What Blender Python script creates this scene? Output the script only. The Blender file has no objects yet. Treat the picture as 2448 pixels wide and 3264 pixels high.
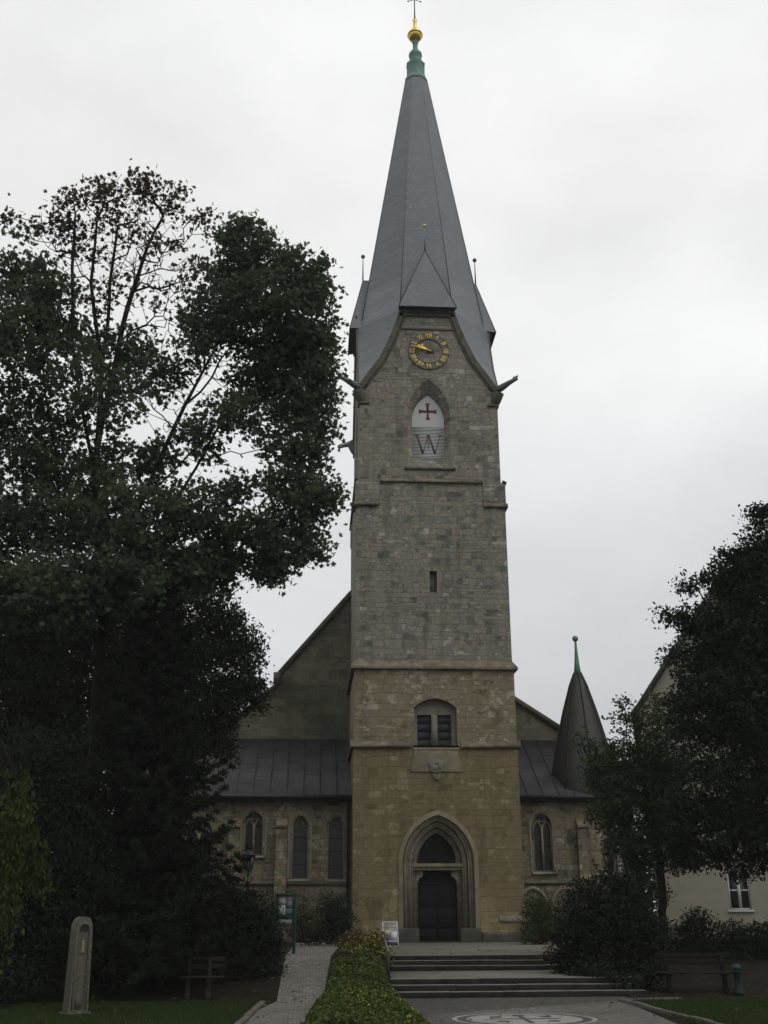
import bpy, math, random
import numpy as np
from mathutils import Vector, Matrix
from mathutils.geometry import tessellate_polygon
R = math.radians
scene = bpy.context.scene
col = scene.collection

# ------------------------------------------------------------------ camera
cd = bpy.data.cameras.new('camera')
cam = bpy.data.objects.new('camera', cd)
col.objects.link(cam)
cd.sensor_fit = 'VERTICAL'
cd.sensor_height = 36.0
cd.lens = 36.0 * 3500.0 / 3264.0
cd.clip_start = 0.1
cd.clip_end = 3000
cam.matrix_world = (Matrix.Translation((-5.37, -49.36, 1.2)) @ Matrix.Rotation(-R(3.7), 4, 'Z')
                    @ Matrix.Rotation(R(90 + 20.03), 4, 'X') @ Matrix.Rotation(-0.0045, 4, 'Z'))
scene.camera = cam

# ------------------------------------------------------------------ sky, sun, exposure
SUN_EL, SUN_AZ = 52.0, 140.0          # azimuth measured clockwise from +Y
w = bpy.data.worlds.new('World')
scene.world = w
w.use_nodes = True
nt = w.node_tree
nt.nodes.clear()
out = nt.nodes.new('ShaderNodeOutputWorld')
bg = nt.nodes.new('ShaderNodeBackground')
bg.inputs['Strength'].default_value = 0.1
sky = nt.nodes.new('ShaderNodeTexSky')
sky.sky_type = 'NISHITA'
sky.sun_disc = False
sky.sun_elevation = R(SUN_EL)
sky.sun_rotation = R(SUN_AZ)
tc = nt.nodes.new('ShaderNodeTexCoord')
sep = nt.nodes.new('ShaderNodeSeparateXYZ')
nt.links.new(tc.outputs['Generated'], sep.inputs[0])
ramp = nt.nodes.new('ShaderNodeValToRGB')
el = ramp.color_ramp.elements
el[0].position = 0.0
el[0].color = (.56, .565, .58, 1)
el[1].position = 1.0
el[1].color = (.90, .90, .90, 1)
for pos, c in ((.17, (.64, .645, .66)), (.30, (.73, .735, .745)), (.45, (.86, .86, .86)), (.60, (.91, .91, .905)), (.72, (.85, .85, .85))):
    e = el.new(pos)
    e.color = (*c, 1)
nt.links.new(sep.outputs['Z'], ramp.inputs[0])
mp = nt.nodes.new('ShaderNodeMapping')
mp.inputs['Scale'].default_value = (1.6, 1.6, 3.2)
mp.inputs['Location'].default_value = (.3, .1, .4)
nt.links.new(tc.outputs['Generated'], mp.inputs[0])
noi = nt.nodes.new('ShaderNodeTexNoise')
noi.inputs['Scale'].default_value = 1.5
noi.inputs['Detail'].default_value = 5
noi.inputs['Roughness'].default_value = .5
nt.links.new(mp.outputs[0], noi.inputs['Vector'])
mr = nt.nodes.new('ShaderNodeMapRange')
mr.inputs['From Min'].default_value = .3
mr.inputs['From Max'].default_value = .7
mr.inputs['To Min'].default_value = 8.0
mr.inputs['To Max'].default_value = 10.9
nt.links.new(noi.outputs['Fac'], mr.inputs['Value'])
vm = nt.nodes.new('ShaderNodeVectorMath')
vm.operation = 'SCALE'
nt.links.new(ramp.outputs['Color'], vm.inputs[0])
nt.links.new(mr.outputs[0], vm.inputs['Scale'])
mx = nt.nodes.new('ShaderNodeMixRGB')
mx.inputs[0].default_value = .97
nt.links.new(sky.outputs[0], mx.inputs[1])
nt.links.new(vm.outputs[0], mx.inputs[2])
nt.links.new(mx.outputs[0], bg.inputs['Color'])
nt.links.new(bg.outputs[0], out.inputs['Surface'])

sd = bpy.data.lights.new('sun', 'SUN')
sd.energy = 0.8
sd.angle = R(40)
sd.color = (1.0, .97, .93)
so = bpy.data.objects.new('sun', sd)
col.objects.link(so)
_d = Vector((math.sin(R(SUN_AZ)) * math.cos(R(SUN_EL)), math.cos(R(SUN_AZ)) * math.cos(R(SUN_EL)), math.sin(R(SUN_EL))))
so.rotation_euler = _d.to_track_quat('Z', 'Y').to_euler()
so.location = (20, -30, 60)

vs = scene.view_settings
vs.view_transform = 'Standard'
vs.look = 'None'
vs.exposure = 0.11
vs.gamma = 1.0
scene.cycles.use_denoising = True
scene.cycles.max_bounces = 5
scene.cycles.diffuse_bounces = 3
scene.cycles.transparent_max_bounces = 4
scene.cycles.sample_clamp_indirect = 4

# ------------------------------------------------------------------ helpers
def tag(o, label=None, cat=None, group=None, kind=None):
    if label: o['label'] = label
    if cat: o['category'] = cat
    if group: o['group'] = group
    if kind: o['kind'] = kind
    return o

def empty(name, loc=(0, 0, 0), rz=0.0):
    o = bpy.data.objects.new(name, None)
    o.empty_display_size = .3
    col.objects.link(o)
    o.location = loc
    o.rotation_euler = (0, 0, rz)
    return o

def arr_mesh(name, V, sizes, L, mat, parent=None, smooth=False, loc=None):
    """mesh from numpy arrays: V (n,3), sizes = corners per face, L = flat corner indices"""
    me = bpy.data.meshes.new(name)
    V = np.asarray(V, np.float32)
    sizes = np.asarray(sizes, np.int32)
    L = np.asarray(L, np.int32)
    me.vertices.add(len(V))
    me.vertices.foreach_set('co', V.ravel())
    me.loops.add(len(L))
    me.loops.foreach_set('vertex_index', L)
    me.polygons.add(len(sizes))
    st = np.zeros(len(sizes), np.int32)
    st[1:] = np.cumsum(sizes)[:-1]
    me.polygons.foreach_set('loop_start', st)
    me.polygons.foreach_set('loop_total', sizes)
    if smooth:
        me.polygons.foreach_set('use_smooth', np.ones(len(sizes), bool))
    me.update(calc_edges=True)
    for m in (mat if isinstance(mat, (list, tuple)) else [mat]):
        me.materials.append(m)
    o = bpy.data.objects.new(name, me)
    col.objects.link(o)
    if parent: o.parent = parent
    if loc: o.location = loc
    return o

class MB:
    def __init__(s):
        s.v, s.f = [], []
    def add(s, vs, fs):
        k = len(s.v)
        s.v += [tuple(p) for p in vs]
        s.f += [tuple(i + k for i in f) for f in fs]
        return s
    def box(s, x0, x1, y0, y1, z0, z1):
        return s.add([(x0, y0, z0), (x1, y0, z0), (x1, y1, z0), (x0, y1, z0), (x0, y0, z1), (x1, y0, z1), (x1, y1, z1), (x0, y1, z1)],
                     [(0, 3, 2, 1), (4, 5, 6, 7), (0, 1, 5, 4), (1, 2, 6, 5), (2, 3, 7, 6), (3, 0, 4, 7)])
    def prism(s, pts, y0, y1):            # (x,z) outline, extruded along y
        n = len(pts)
        return s.add([(x, y0, z) for x, z in pts] + [(x, y1, z) for x, z in pts],
                     [tuple(range(n)), tuple(range(2 * n - 1, n - 1, -1))] + [(i, i + n, (i + 1) % n + n, (i + 1) % n) for i in range(n)])
    def prismx(s, pts, x0, x1):           # (y,z) outline, extruded along x
        n = len(pts)
        return s.add([(x0, y, z) for y, z in pts] + [(x1, y, z) for y, z in pts],
                     [tuple(range(n)), tuple(range(2 * n - 1, n - 1, -1))] + [(i, (i + 1) % n, (i + 1) % n + n, i + n) for i in range(n)])
    def prismz(s, pts, z0, z1):
        n = len(pts)
        return s.add([(x, y, z0) for x, y in pts] + [(x, y, z1) for x, y in pts],
                     [tuple(range(n - 1, -1, -1)), tuple(range(n, 2 * n))] + [(i, (i + 1) % n, (i + 1) % n + n, i + n) for i in range(n)])
    def loft(s, A, B, closed=True):
        n = len(A)
        m = n if closed else n - 1
        return s.add(list(A) + list(B), [(i, (i + 1) % n, (i + 1) % n + n, i + n) for i in range(m)])
    def face(s, pts):
        return s.add(pts, [tuple(range(len(pts)))])
    def tube(s, path, rad, n=8, caps=True):
        P = [Vector(p) for p in path]
        if not hasattr(rad, '__len__'): rad = [rad] * len(P)
        rings = []
        up = Vector((0, 0, 1))
        for i, p in enumerate(P):
            t = (P[min(i + 1, len(P) - 1)] - P[max(i - 1, 0)]).normalized()
            a = t.cross(up)
            if a.length < .05: a = t.cross(Vector((0, 1, 0)))
            a.normalize()
            b = a.cross(t)
            rings.append([p + (a * math.cos(q) + b * math.sin(q)) * rad[i] for q in [2 * math.pi * k / n for k in range(n)]])
        k = len(s.v)
        s.v += [tuple(p) for r in rings for p in r]
        for i in range(len(P) - 1):
            for j in range(n):
                a, b = k + i * n + j, k + i * n + (j + 1) % n
                s.f.append((a, b, b + n, a + n))
        if caps:
            s.f.append(tuple(k + j for j in range(n - 1, -1, -1)))
            s.f.append(tuple(k + (len(P) - 1) * n + j for j in range(n)))
        return s
    def lathe(s, c, prof, n=16, rot=0.0):
        cx, cy, cz = c
        k = len(s.v)
        for r, z in prof:
            for j in range(n):
                q = rot + 2 * math.pi * j / n
                s.v.append((cx + r * math.cos(q), cy + r * math.sin(q), cz + z))
        for i in range(len(prof) - 1):
            for j in range(n):
                a, b = k + i * n + j, k + i * n + (j + 1) % n
                s.f.append((a, b, b + n, a + n))
        s.f.append(tuple(k + j for j in range(n - 1, -1, -1)))
        s.f.append(tuple(k + (len(prof) - 1) * n + j for j in range(n)))
        return s
    def ball(s, c, r, n=14, sz=1.0):
        m = 8
        return s.lathe(c, [(max(r * math.sin(math.pi * i / m), .002), -r * sz * math.cos(math.pi * i / m)) for i in range(m + 1)], n)
    def holed(s, outer, holes, y, depth, back=True):
        """wall face in the plane y with holes; outlines are (x,z); reveals run back by depth"""
        loops = [[Vector((p[0], p[1], 0)) for p in outer]] + [[Vector((p[0], p[1], 0)) for p in h] for h in holes]
        flat = [p for l in loops for p in l]
        k = len(s.v)
        s.v += [(p.x, y, p.y) for p in flat]
        for t in tessellate_polygon(loops):
            a, b, c = t
            cr = (flat[b] - flat[a]).cross(flat[c] - flat[a]).z
            s.f.append((k + a, k + b, k + c) if cr > 0 else (k + a, k + c, k + b))
        if depth:
            for h in holes:
                s.loft([(x, y, z) for x, z in h], [(x, y + depth, z) for x, z in h])
        return s
    def xf(s, M):
        s.v = [tuple(M @ Vector(p)) for p in s.v]
        return s
    def build(s, name, mat, parent=None, smooth=False, bevel=0.0, loc=None):
        o = arr_mesh(name, np.array(s.v, np.float32), [len(f) for f in s.f], [i for f in s.f for i in f], mat, parent, smooth, loc)
        if bevel:
            b = o.modifiers.new('bevel', 'BEVEL')
            b.width = bevel
            b.segments = 2
            b.limit_method = 'ANGLE'
        return o

def arch(w, z0, zs, za, n=10, cx=0.0):
    """pointed-arch outline (x,z) from bottom left over the apex to bottom right"""
    h = za - zs
    rr = (w * w + h * h) / (2 * w)
    a1 = math.atan2(h, rr - w) if rr > w else math.pi / 2
    L = [(-w, z0)]
    for i in range(n + 1):
        q = a1 * i / n
        L.append((rr - w - rr * math.cos(q), zs + rr * math.sin(q)))
    L[-1] = (0.0, za)
    return [(x + cx, z) for x, z in L] + [(-x + cx, z) for x, z in L[-2::-1]]

def P3(pts, y):
    return [(x, y, z) for x, z in pts]

# ------------------------------------------------------------------ materials
def new_mat(name):
    m = bpy.data.materials.new(name)
    m.use_nodes = True
    nt = m.node_tree
    return m, nt, nt.nodes['Principled BSDF']

def N(nt, t, **kw):
    n = nt.nodes.new('ShaderNode' + t)
    for k, v in kw.items():
        if k in n.inputs: n.inputs[k].default_value = v
        else: setattr(n, k, v)
    return n

def setramp(node, stops, const=False):
    cr = node.color_ramp
    cr.interpolation = 'CONSTANT' if const else 'LINEAR'
    while len(cr.elements) > 1: cr.elements.remove(cr.elements[-1])
    cr.elements[0].position = stops[0][0]
    cr.elements[0].color = (*stops[0][1], 1)
    for p, c in stops[1:]:
        e = cr.elements.new(p)
        e.color = (*c, 1)

def math_n(nt, op, a, b=None, c=None):
    n = nt.nodes.new('ShaderNodeMath')
    n.operation = op
    for i, x in enumerate((a, b, c)):
        if x is None: continue
        if isinstance(x, (int, float)): n.inputs[i].default_value = x
        else: nt.links.new(x, n.inputs[i])
    return n.outputs[0]

def simple(name, c, rough=.6, var=.15, scale=6.0, metal=0.0, spec=.22, bump=0.0):
    m, nt, b = new_mat(name)
    t = N(nt, 'TexCoord')
    n = N(nt, 'TexNoise', Scale=scale, Detail=6.0, Roughness=.6)
    nt.links.new(t.outputs['Object'], n.inputs['Vector'])
    r = N(nt, 'ValToRGB')
    setramp(r, [(.28, tuple(x * (1 - var) for x in c)), (.72, tuple(min(x * (1 + var), 1) for x in c))])
    nt.links.new(n.outputs['Fac'], r.inputs[0])
    nt.links.new(r.outputs[0], b.inputs['Base Color'])
    b.inputs['Roughness'].default_value = rough
    b.inputs['Metallic'].default_value = metal
    b.inputs['Specular IOR Level'].default_value = spec
    if bump:
        bp = N(nt, 'Bump', Strength=bump, Distance=.02)
        nt.links.new(n.outputs['Fac'], bp.inputs['Height'])
        nt.links.new(bp.outputs[0], b.inputs['Normal'])
    return m

def masonry(name, up, low=None, zmid=10.0, zw=3.0, bw=.56, bh=.29, mortar=(.2, .19, .16), msize=.012, mfac=.6, dist=.07, grain=.22, stain=.35, patch=None):
    """coursed rubble: every block its own colour out of a ramp of stone colours"""
    m, nt, b = new_mat(name)
    lk = nt.links.new
    t = N(nt, 'TexCoord')
    sp = N(nt, 'SeparateXYZ')
    lk(t.outputs['Object'], sp.inputs[0])
    cb = N(nt, 'CombineXYZ')
    lk(math_n(nt, 'ADD', sp.outputs['X'], sp.outputs['Y']), cb.inputs[0])
    zw1 = math_n(nt, 'MULTIPLY', math_n(nt, 'SINE', math_n(nt, 'MULTIPLY', sp.outputs['Z'], 2.13)), .16)
    zw2 = math_n(nt, 'MULTIPLY', math_n(nt, 'SINE', math_n(nt, 'MULTIPLY', sp.outputs['Z'], 5.7)), .055)
    lk(math_n(nt, 'ADD', sp.outputs['Z'], math_n(nt, 'ADD', zw1, zw2)), cb.inputs[1])
    nz = N(nt, 'TexNoise', Scale=.9, Detail=4.0)
    lk(t.outputs['Object'], nz.inputs['Vector'])
    sub = N(nt, 'VectorMath', operation='SUBTRACT')
    sub.inputs[1].default_value = (.5, .5, .5)
    lk(nz.outputs['Color'], sub.inputs[0])
    sc = N(nt, 'VectorMath', operation='SCALE')
    sc.inputs['Scale'].default_value = dist * 2
    lk(sub.outputs[0], sc.inputs[0])
    ad = N(nt, 'VectorMath', operation='ADD')
    lk(cb.outputs[0], ad.inputs[0])
    lk(sc.outputs[0], ad.inputs[1])
    def brick(bw, bh, off, sq):
        k = N(nt, 'TexBrick', Scale=1.0)
        k.inputs['Color1'].default_value = (0, 0, 0, 1)
        k.inputs['Color2'].default_value = (1, 1, 1, 1)
        k.inputs['Mortar'].default_value = (.5, .5, .5, 1)
        k.inputs['Mortar Size'].default_value = msize
        k.inputs['Mortar Smooth'].default_value = .4
        k.inputs['Brick Width'].default_value = bw
        k.inputs['Row Height'].default_value = bh
        k.offset = off
        k.squash = sq
        k.squash_frequency = 3
        lk(ad.outputs[0], k.inputs['Vector'])
        return k
    k1 = brick(bw, bh, .5, .62)
    k2 = brick(bw * 1.45, bh, .37, .8)
    k3 = brick(bw * .55, bh * .66, .43, 1.4)
    sel = N(nt, 'TexNoise', Scale=.8, Detail=2.0)
    lk(t.outputs['Object'], sel.inputs['Vector'])
    def mix(fac, a, c, bt='MIX'):
        q = N(nt, 'MixRGB', blend_type=bt)
        for i, x in enumerate((fac, a, c)):
            if isinstance(x, (int, float)): q.inputs[i].default_value = x
            elif isinstance(x, tuple): q.inputs[i].default_value = (*x, 1)
            else: lk(x, q.inputs[i])
        return q.outputs[0]
    s1 = math_n(nt, 'GREATER_THAN', sel.outputs['Fac'], .5)
    s2 = math_n(nt, 'GREATER_THAN', sel.outputs['Fac'], .56)
    idc = mix(s2, mix(s1, k1.outputs['Color'], k2.outputs['Color']), k3.outputs['Color'])
    mf = mix(s2, mix(s1, k1.outputs['Fac'], k2.outputs['Fac']), k3.outputs['Fac'])
    big = N(nt, 'TexNoise', Scale=.33, Detail=4.0, Roughness=.65)
    lk(t.outputs['Object'], big.inputs['Vector'])
    mid = N(nt, 'TexNoise', Scale=2.3, Detail=5.0, Roughness=.6)
    lk(t.outputs['Object'], mid.inputs['Vector'])
    f = math_n(nt, 'ADD', math_n(nt, 'MULTIPLY', idc, .76), math_n(nt, 'MULTIPLY', math_n(nt, 'SUBTRACT', big.outputs['Fac'], .5), 1.0))
    f = math_n(nt, 'ADD', f, math_n(nt, 'MULTIPLY', math_n(nt, 'SUBTRACT', mid.outputs['Fac'], .5), 1.25))
    f = math_n(nt, 'ADD', f, .15)
    r1 = N(nt, 'ValToRGB')
    setramp(r1, up)
    lk(f, r1.inputs[0])
    c = r1.outputs[0]
    if low:
        r2 = N(nt, 'ValToRGB')
        setramp(r2, low)
        lk(f, r2.inputs[0])
        zz = N(nt, 'MapRange')
        zz.inputs['From Min'].default_value = zmid - zw
        zz.inputs['From Max'].default_value = zmid + zw
        lk(math_n(nt, 'ADD', sp.outputs['Z'], math_n(nt, 'MULTIPLY', math_n(nt, 'SUBTRACT', big.outputs['Fac'], .5), 5.0)), zz.inputs['Value'])
        c = mix(zz.outputs[0], r2.outputs[0], r1.outputs[0])
    c = mix(math_n(nt, 'MULTIPLY', mf, mfac), c, mortar)
    fine = N(nt, 'TexNoise', Scale=11.0, Detail=6.0, Roughness=.7)
    lk(t.outputs['Object'], fine.inputs['Vector'])
    g = N(nt, 'MapRange')
    g.inputs['From Min'].default_value = .25
    g.inputs['From Max'].default_value = .75
    g.inputs['To Min'].default_value = 1 - grain
    g.inputs['To Max'].default_value = 1 + grain
    lk(fine.outputs['Fac'], g.inputs['Value'])
    c = mix(1.0, c, g.outputs[0], 'MULTIPLY')
    if stain:                       # rain streaks running down the stone
        ms = N(nt, 'Mapping')
        ms.inputs['Scale'].default_value = (1.7, 1.7, .16)
        lk(t.outputs['Object'], ms.inputs[0])
        sn = N(nt, 'TexNoise', Scale=1.0, Detail=5.0, Roughness=.65)
        lk(ms.outputs[0], sn.inputs['Vector'])
        sr = N(nt, 'MapRange')
        sr.inputs['From Min'].default_value = .48
        sr.inputs['From Max'].default_value = .75
        sr.inputs['To Min'].default_value = 1.0
        sr.inputs['To Max'].default_value = 1 - stain
        lk(sn.outputs['Fac'], sr.inputs['Value'])
        c = mix(1.0, c, sr.outputs[0], 'MULTIPLY')
    if patch:                       # lime wash / lichen patches
        pn = N(nt, 'TexNoise', Scale=1.25, Detail=5.0, Roughness=.55)
        lk(ad.outputs[0], pn.inputs['Vector'])
        pr = N(nt, 'MapRange')
        pr.inputs['From Min'].default_value = .60
        pr.inputs['From Max'].default_value = .66
        pr.inputs['To Max'].default_value = .8
        lk(pn.outputs['Fac'], pr.inputs['Value'])
        c = mix(pr.outputs[0], c, patch)
    lk(c, b.inputs['Base Color'])
    b.inputs['Roughness'].default_value = .9
    b.inputs['Specular IOR Level'].default_value = .15
    hh = math_n(nt, 'SUBTRACT', math_n(nt, 'ADD', math_n(nt, 'MULTIPLY', fine.outputs['Fac'], .5), math_n(nt, 'MULTIPLY', idc, .5)), math_n(nt, 'MULTIPLY', mf, 1.0))
    bp = N(nt, 'Bump', Strength=.9, Distance=.035)
    lk(hh, bp.inputs['Height'])
    lk(bp.outputs[0], b.inputs['Normal'])
    return m

def leaf_mat(name, c1, c2, trans=.18, rough=.7, c3=None, spec=.12):
    m, nt, b = new_mat(name)
    lk = nt.links.new
    g = N(nt, 'NewGeometry')
    r = N(nt, 'ValToRGB')
    st = [(0.0, c1), (.9 if c3 else 1.0, c2)]
    if c3: st += [(.93, c3), (1.0, c3)]
    setramp(r, st)
    lk(g.outputs['Random Per Island'], r.inputs[0])
    lk(r.outputs[0], b.inputs['Base Color'])
    b.inputs['Roughness'].default_value = rough
    b.inputs['Specular IOR Level'].default_value = spec
    tr = N(nt, 'BsdfTranslucent')
    lk(r.outputs[0], tr.inputs['Color'])
    ms = N(nt, 'MixShader')
    ms.inputs[0].default_value = trans
    lk(b.outputs[0], ms.inputs[1])
    lk(tr.outputs[0], ms.inputs[2])
    lk(ms.outputs[0], nt.nodes['Material Output'].inputs['Surface'])
    return m

def tiles(name, c, bw, bh, var=.25, rough=.5, spec=.5, msize=.012, seam=.45, axis='xz', wob=.35):
    """slates, cobbles or setts: small units, each a bit different"""
    m, nt, b = new_mat(name)
    lk = nt.links.new
    t = N(nt, 'TexCoord')
    sp = N(nt, 'SeparateXYZ')
    lk(t.outputs['Object'], sp.inputs[0])
    cb = N(nt, 'CombineXYZ')
    if axis == 'xz':
        lk(math_n(nt, 'ADD', sp.outputs['X'], math_n(nt, 'MULTIPLY', sp.outputs['Y'], .8)), cb.inputs[0])
        lk(sp.outputs['Z'], cb.inputs[1])
    else:
        lk(sp.outputs['X'], cb.inputs[0])
        lk(sp.outputs['Y'], cb.inputs[1])
    nz = N(nt, 'TexNoise', Scale=2.0 if wob < .5 else 3.5, Detail=2.0)
    lk(t.outputs['Object'], nz.inputs['Vector'])
    sc = N(nt, 'VectorMath', operation='SCALE')
    sc.inputs['Scale'].default_value = bw * wob
    lk(nz.outputs['Color'], sc.inputs[0])
    ad = N(nt, 'VectorMath', operation='ADD')
    lk(cb.outputs[0], ad.inputs[0])
    lk(sc.outputs[0], ad.inputs[1])
    k = N(nt, 'TexBrick', Scale=1.0)
    k.inputs['Color1'].default_value = (0, 0, 0, 1)
    k.inputs['Color2'].default_value = (1, 1, 1, 1)
    k.inputs['Mortar'].default_value = (.5, .5, .5, 1)
    k.inputs['Mortar Size'].default_value = msize
    k.inputs['Brick Width'].default_value = bw
    k.inputs['Row Height'].default_value = bh
    lk(ad.outputs[0], k.inputs['Vector'])
    big = N(nt, 'TexNoise', Scale=.5, Detail=5.0, Roughness=.6)
    lk(t.outputs['Object'], big.inputs['Vector'])
    f = math_n(nt, 'ADD', math_n(nt, 'MULTIPLY', k.outputs['Color'], .5), math_n(nt, 'MULTIPLY', math_n(nt, 'SUBTRACT', big.outputs['Fac'], .25), 1.0))
    r = N(nt, 'ValToRGB')
    setramp(r, [(.1, tuple(x * (1 - var) for x in c)), (.9, tuple(x * (1 + var) for x in c))])
    lk(f, r.inputs[0])
    q = N(nt, 'MixRGB')
    lk(math_n(nt, 'MULTIPLY', k.outputs['Fac'], seam), q.inputs[0])
    lk(r.outputs[0], q.inputs[1])
    q.inputs[2].default_value = (c[0] * .25, c[1] * .25, c[2] * .22, 1)
    lk(q.outputs[0], b.inputs['Base Color'])
    b.inputs['Roughness'].default_value = rough
    b.inputs['Specular IOR Level'].default_value = spec
    bp = N(nt, 'Bump', Strength=.6, Distance=.015)
    lk(math_n(nt, 'SUBTRACT', math_n(nt, 'MULTIPLY', k.outputs['Color'], .4), k.outputs['Fac']), bp.inputs['Height'])
    lk(bp.outputs[0], b.inputs['Normal'])
    return m

M = {}
UP = [(.0, (.08, .08, .07)), (.14, (.12, .122, .104)), (.28, (.165, .166, .132)), (.40, (.208, .208, .158)), (.48, (.20, .166, .132)), (.55, (.185, .187, .16)), (.63, (.24, .235, .182)), (.71, (.21, .152, .122)), (.79, (.14, .146, .152)), (.88, (.20, .198, .16)), (1.0, (.32, .30, .26))]
LOW = [(0.00, (0.088, 0.074, 0.041)), (0.20, (0.127, 0.106, 0.055)), (0.38, (0.166, 0.140, 0.071)), (0.50, (0.156, 0.120, 0.077)), (0.60, (0.175, 0.146, 0.076)), (0.72, (0.146, 0.115, 0.069)), (0.84, (0.172, 0.145, 0.073)), (0.95, (0.229, 0.195, 0.125))]
M['stone'] = masonry('tower_stone', UP, LOW, 8.5, 3.2, mortar=(.12, .115, .095), patch=None, mfac=.35, dist=.10)
M['plaster_stone'] = masonry('ochre_tower_stone', LOW, None, mortar=(.18, .15, .085), mfac=.25, stain=.3, bw=.7, bh=.33)
M['stage2'] = masonry('patchy_tower_stone', [(.0, (.09, .08, .058)), (.18, (.145, .127, .08)), (.34, (.20, .172, .10)), (.46, (.185, .14, .112)), (.58, (.225, .20, .13)), (.70, (.16, .135, .10)), (.82, (.22, .185, .10)), (.95, (.31, .285, .225))], None,
                      mortar=(.16, .14, .10), mfac=.4, stain=.25, patch=(.33, .29, .20))
M['annex'] = masonry('annex_stone', [(.0, (.04, .04, .032)), (.2, (.09, .085, .062)), (.4, (.155, .14, .092)), (.5, (.17, .118, .088)), (.62, (.18, .155, .09)), (.76, (.11, .105, .08)), (.95, (.25, .225, .165))], None,
                     bw=.62, bh=.36, mortar=(.08, .075, .06), stain=.45)
M['gable'] = masonry('mossy_gable_stone', [(.1, (.05, .05, .036)), (.5, (.075, .073, .05)), (.9, (.10, .095, .065))], None, bw=.8, bh=.42, mortar=(.17, .165, .12), mfac=.7, msize=.009, dist=.02, stain=.3)
M['trim'] = simple('carved_sandstone', (.195, .168, .125), .9, .35, 3.0, bump=.3)
M['trim_grey'] = simple('grey_sandstone', (.155, .152, .122), .9, .3, 3.0, bump=.3)
M['trim_pale'] = simple('pale_sandstone', (.175, .155, .10), .9, .28, 3.0, bump=.3)
M['trim_dark'] = simple('weathered_sandstone', (.085, .082, .062), .9, .4, 3.0, bump=.4)
M['course'] = simple('lichened_string_course', (.145, .122, .088), .9, .6, 2.6, bump=.3)
M['plinth'] = simple('mossy_plinth_stone', (.06, .063, .047), .9, .4, 3.0, bump=.4)
M['slate'] = tiles('spire_slate', (.095, .112, .125), .26, .2, .2, .45, .5, .012, .35)
M['slate_dark'] = tiles('dark_slate', (.055, .055, .055), .3, .24, .2, .5, .4)
M['slate_turret'] = tiles('turret_slate', (.032, .031, .028), .22, .18, .2, .55, .4)
M['metal_roof'] = simple('dark_seam_roof', (.026, .026, .0285), .6, .35, 1.2, spec=.2)
M['copper'] = simple('green_copper', (.10, .20, .165), .6, .3, 4.0, spec=.4)
M['copper_bright'] = simple('bright_green_copper', (.06, .19, .10), .6, .3, 4.0, spec=.4)
M['gold'] = simple('gilding', (.75, .52, .10), .35, .15, 6.0, metal=.65)
M['gold_paint'] = simple('gilded_numerals', (.62, .47, .15), .45, .15, 8.0, metal=.15)
M['iron'] = simple('dark_iron', (.02, .02, .022), .5, .3, 8.0)
M['lead'] = simple('grey_lead', (.13, .145, .15), .5, .25, 4.0)
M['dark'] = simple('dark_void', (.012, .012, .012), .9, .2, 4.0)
M['glass'] = simple('leaded_glass', (.02, .02, .023), .35, .5, 7.0, spec=.4)
M['door'] = simple('blackened_oak', (.010, .0095, .0095), .7, .4, 5.0, bump=.2, spec=.12)
M['panel'] = simple('dark_wood_panel', (.012, .0115, .0115), .7, .35, 5.0, bump=.2, spec=.12)
M['louvre'] = simple('grey_louvre_board', (.035, .035, .037), .7, .25, 5.0)
M['white'] = simple('aged_white_board', (.42, .45, .435), .6, .07, 3.0)
M['slat'] = simple('white_slat', (.55, .59, .57), .6, .06, 3.0)
M['red'] = simple('dark_red_paint', (.15, .04, .05), .6, .25, 6.0)
M['clockring'] = simple('clock_ring_paint', (.135, .132, .112), .85, .35, 5.0, bump=.2)
M['cobble'] = tiles('cobbles', (.14, .137, .118), .17, .14, .45, .8, .25, .020, .75, 'xy', 1.0)
M['paving'] = tiles('plaza_setts', (.115, .113, .096), .15, .13, .45, .8, .25, .016, .7, 'xy', 1.0)
M['terrace'] = tiles('terrace_setts', (.14, .139, .11), .15, .12, .35, .8, .25, .014, .5, 'xy', 1.0)
M['riser'] = simple('dark_step_stone', (.018, .018, .0155), .9, .6, 2.6, bump=.4, spec=.15)
M['tread'] = simple('pale_step_stone', (.125, .123, .10), .85, .35, 3.5, bump=.4, spec=.2)
M['soil'] = simple('dark_soil', (.016, .0145, .010), .95, .5, 3.0, bump=.4, spec=.03)
M['turf'] = simple('turf', (.026, .04, .012), .95, .4, 5.0, bump=.4, spec=.03)
M['kerbstone'] = simple('kerbstone', (.085, .083, .068), .9, .35, 4.0, bump=.3)
M['mosaic_pale'] = tiles('pale_mosaic', (.27, .268, .24), .075, .07, .16, .7, .35, .008, .55, 'xy')
M['mosaic_dark'] = tiles('dark_mosaic', (.05, .05, .047), .075, .07, .25, .7, .35, .008, .5, 'xy')
M['bark'] = simple('bark', (.018, .0165, .014), .95, .4, 7.0, bump=.6, spec=.05)
M['house'] = simple('cream_render', (.25, .235, .185), .9, .1, 1.5, bump=.1)
M['frame_white'] = simple('white_paint', (.42, .42, .40), .5, .08, 4.0)
M['pipe_white'] = simple('pale_zinc_pipe', (.55, .57, .58), .4, .12, 4.0)
M['board_green'] = simple('green_paint', (.008, .036, .023), .5, .2, 5.0)
M['paper'] = simple('paper', (.42, .43, .42), .7, .06, 6.0)
M['wood'] = simple('weathered_bench_wood', (.016, .012, .009), .9, .3, 9.0)
M['concrete'] = simple('bench_concrete', (.024, .024, .023), .9, .25, 6.0)
M['wood_dark'] = simple('dark_bench_wood', (.012, .0115, .010), .85, .3, 9.0, spec=.08)
M['pillar'] = simple('granite', (.08, .079, .062), .9, .4, 14.0, bump=.4)
M['bin'] = simple('green_bin', (.004, .022, .018), .6, .2, 6.0, spec=.15)
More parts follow.
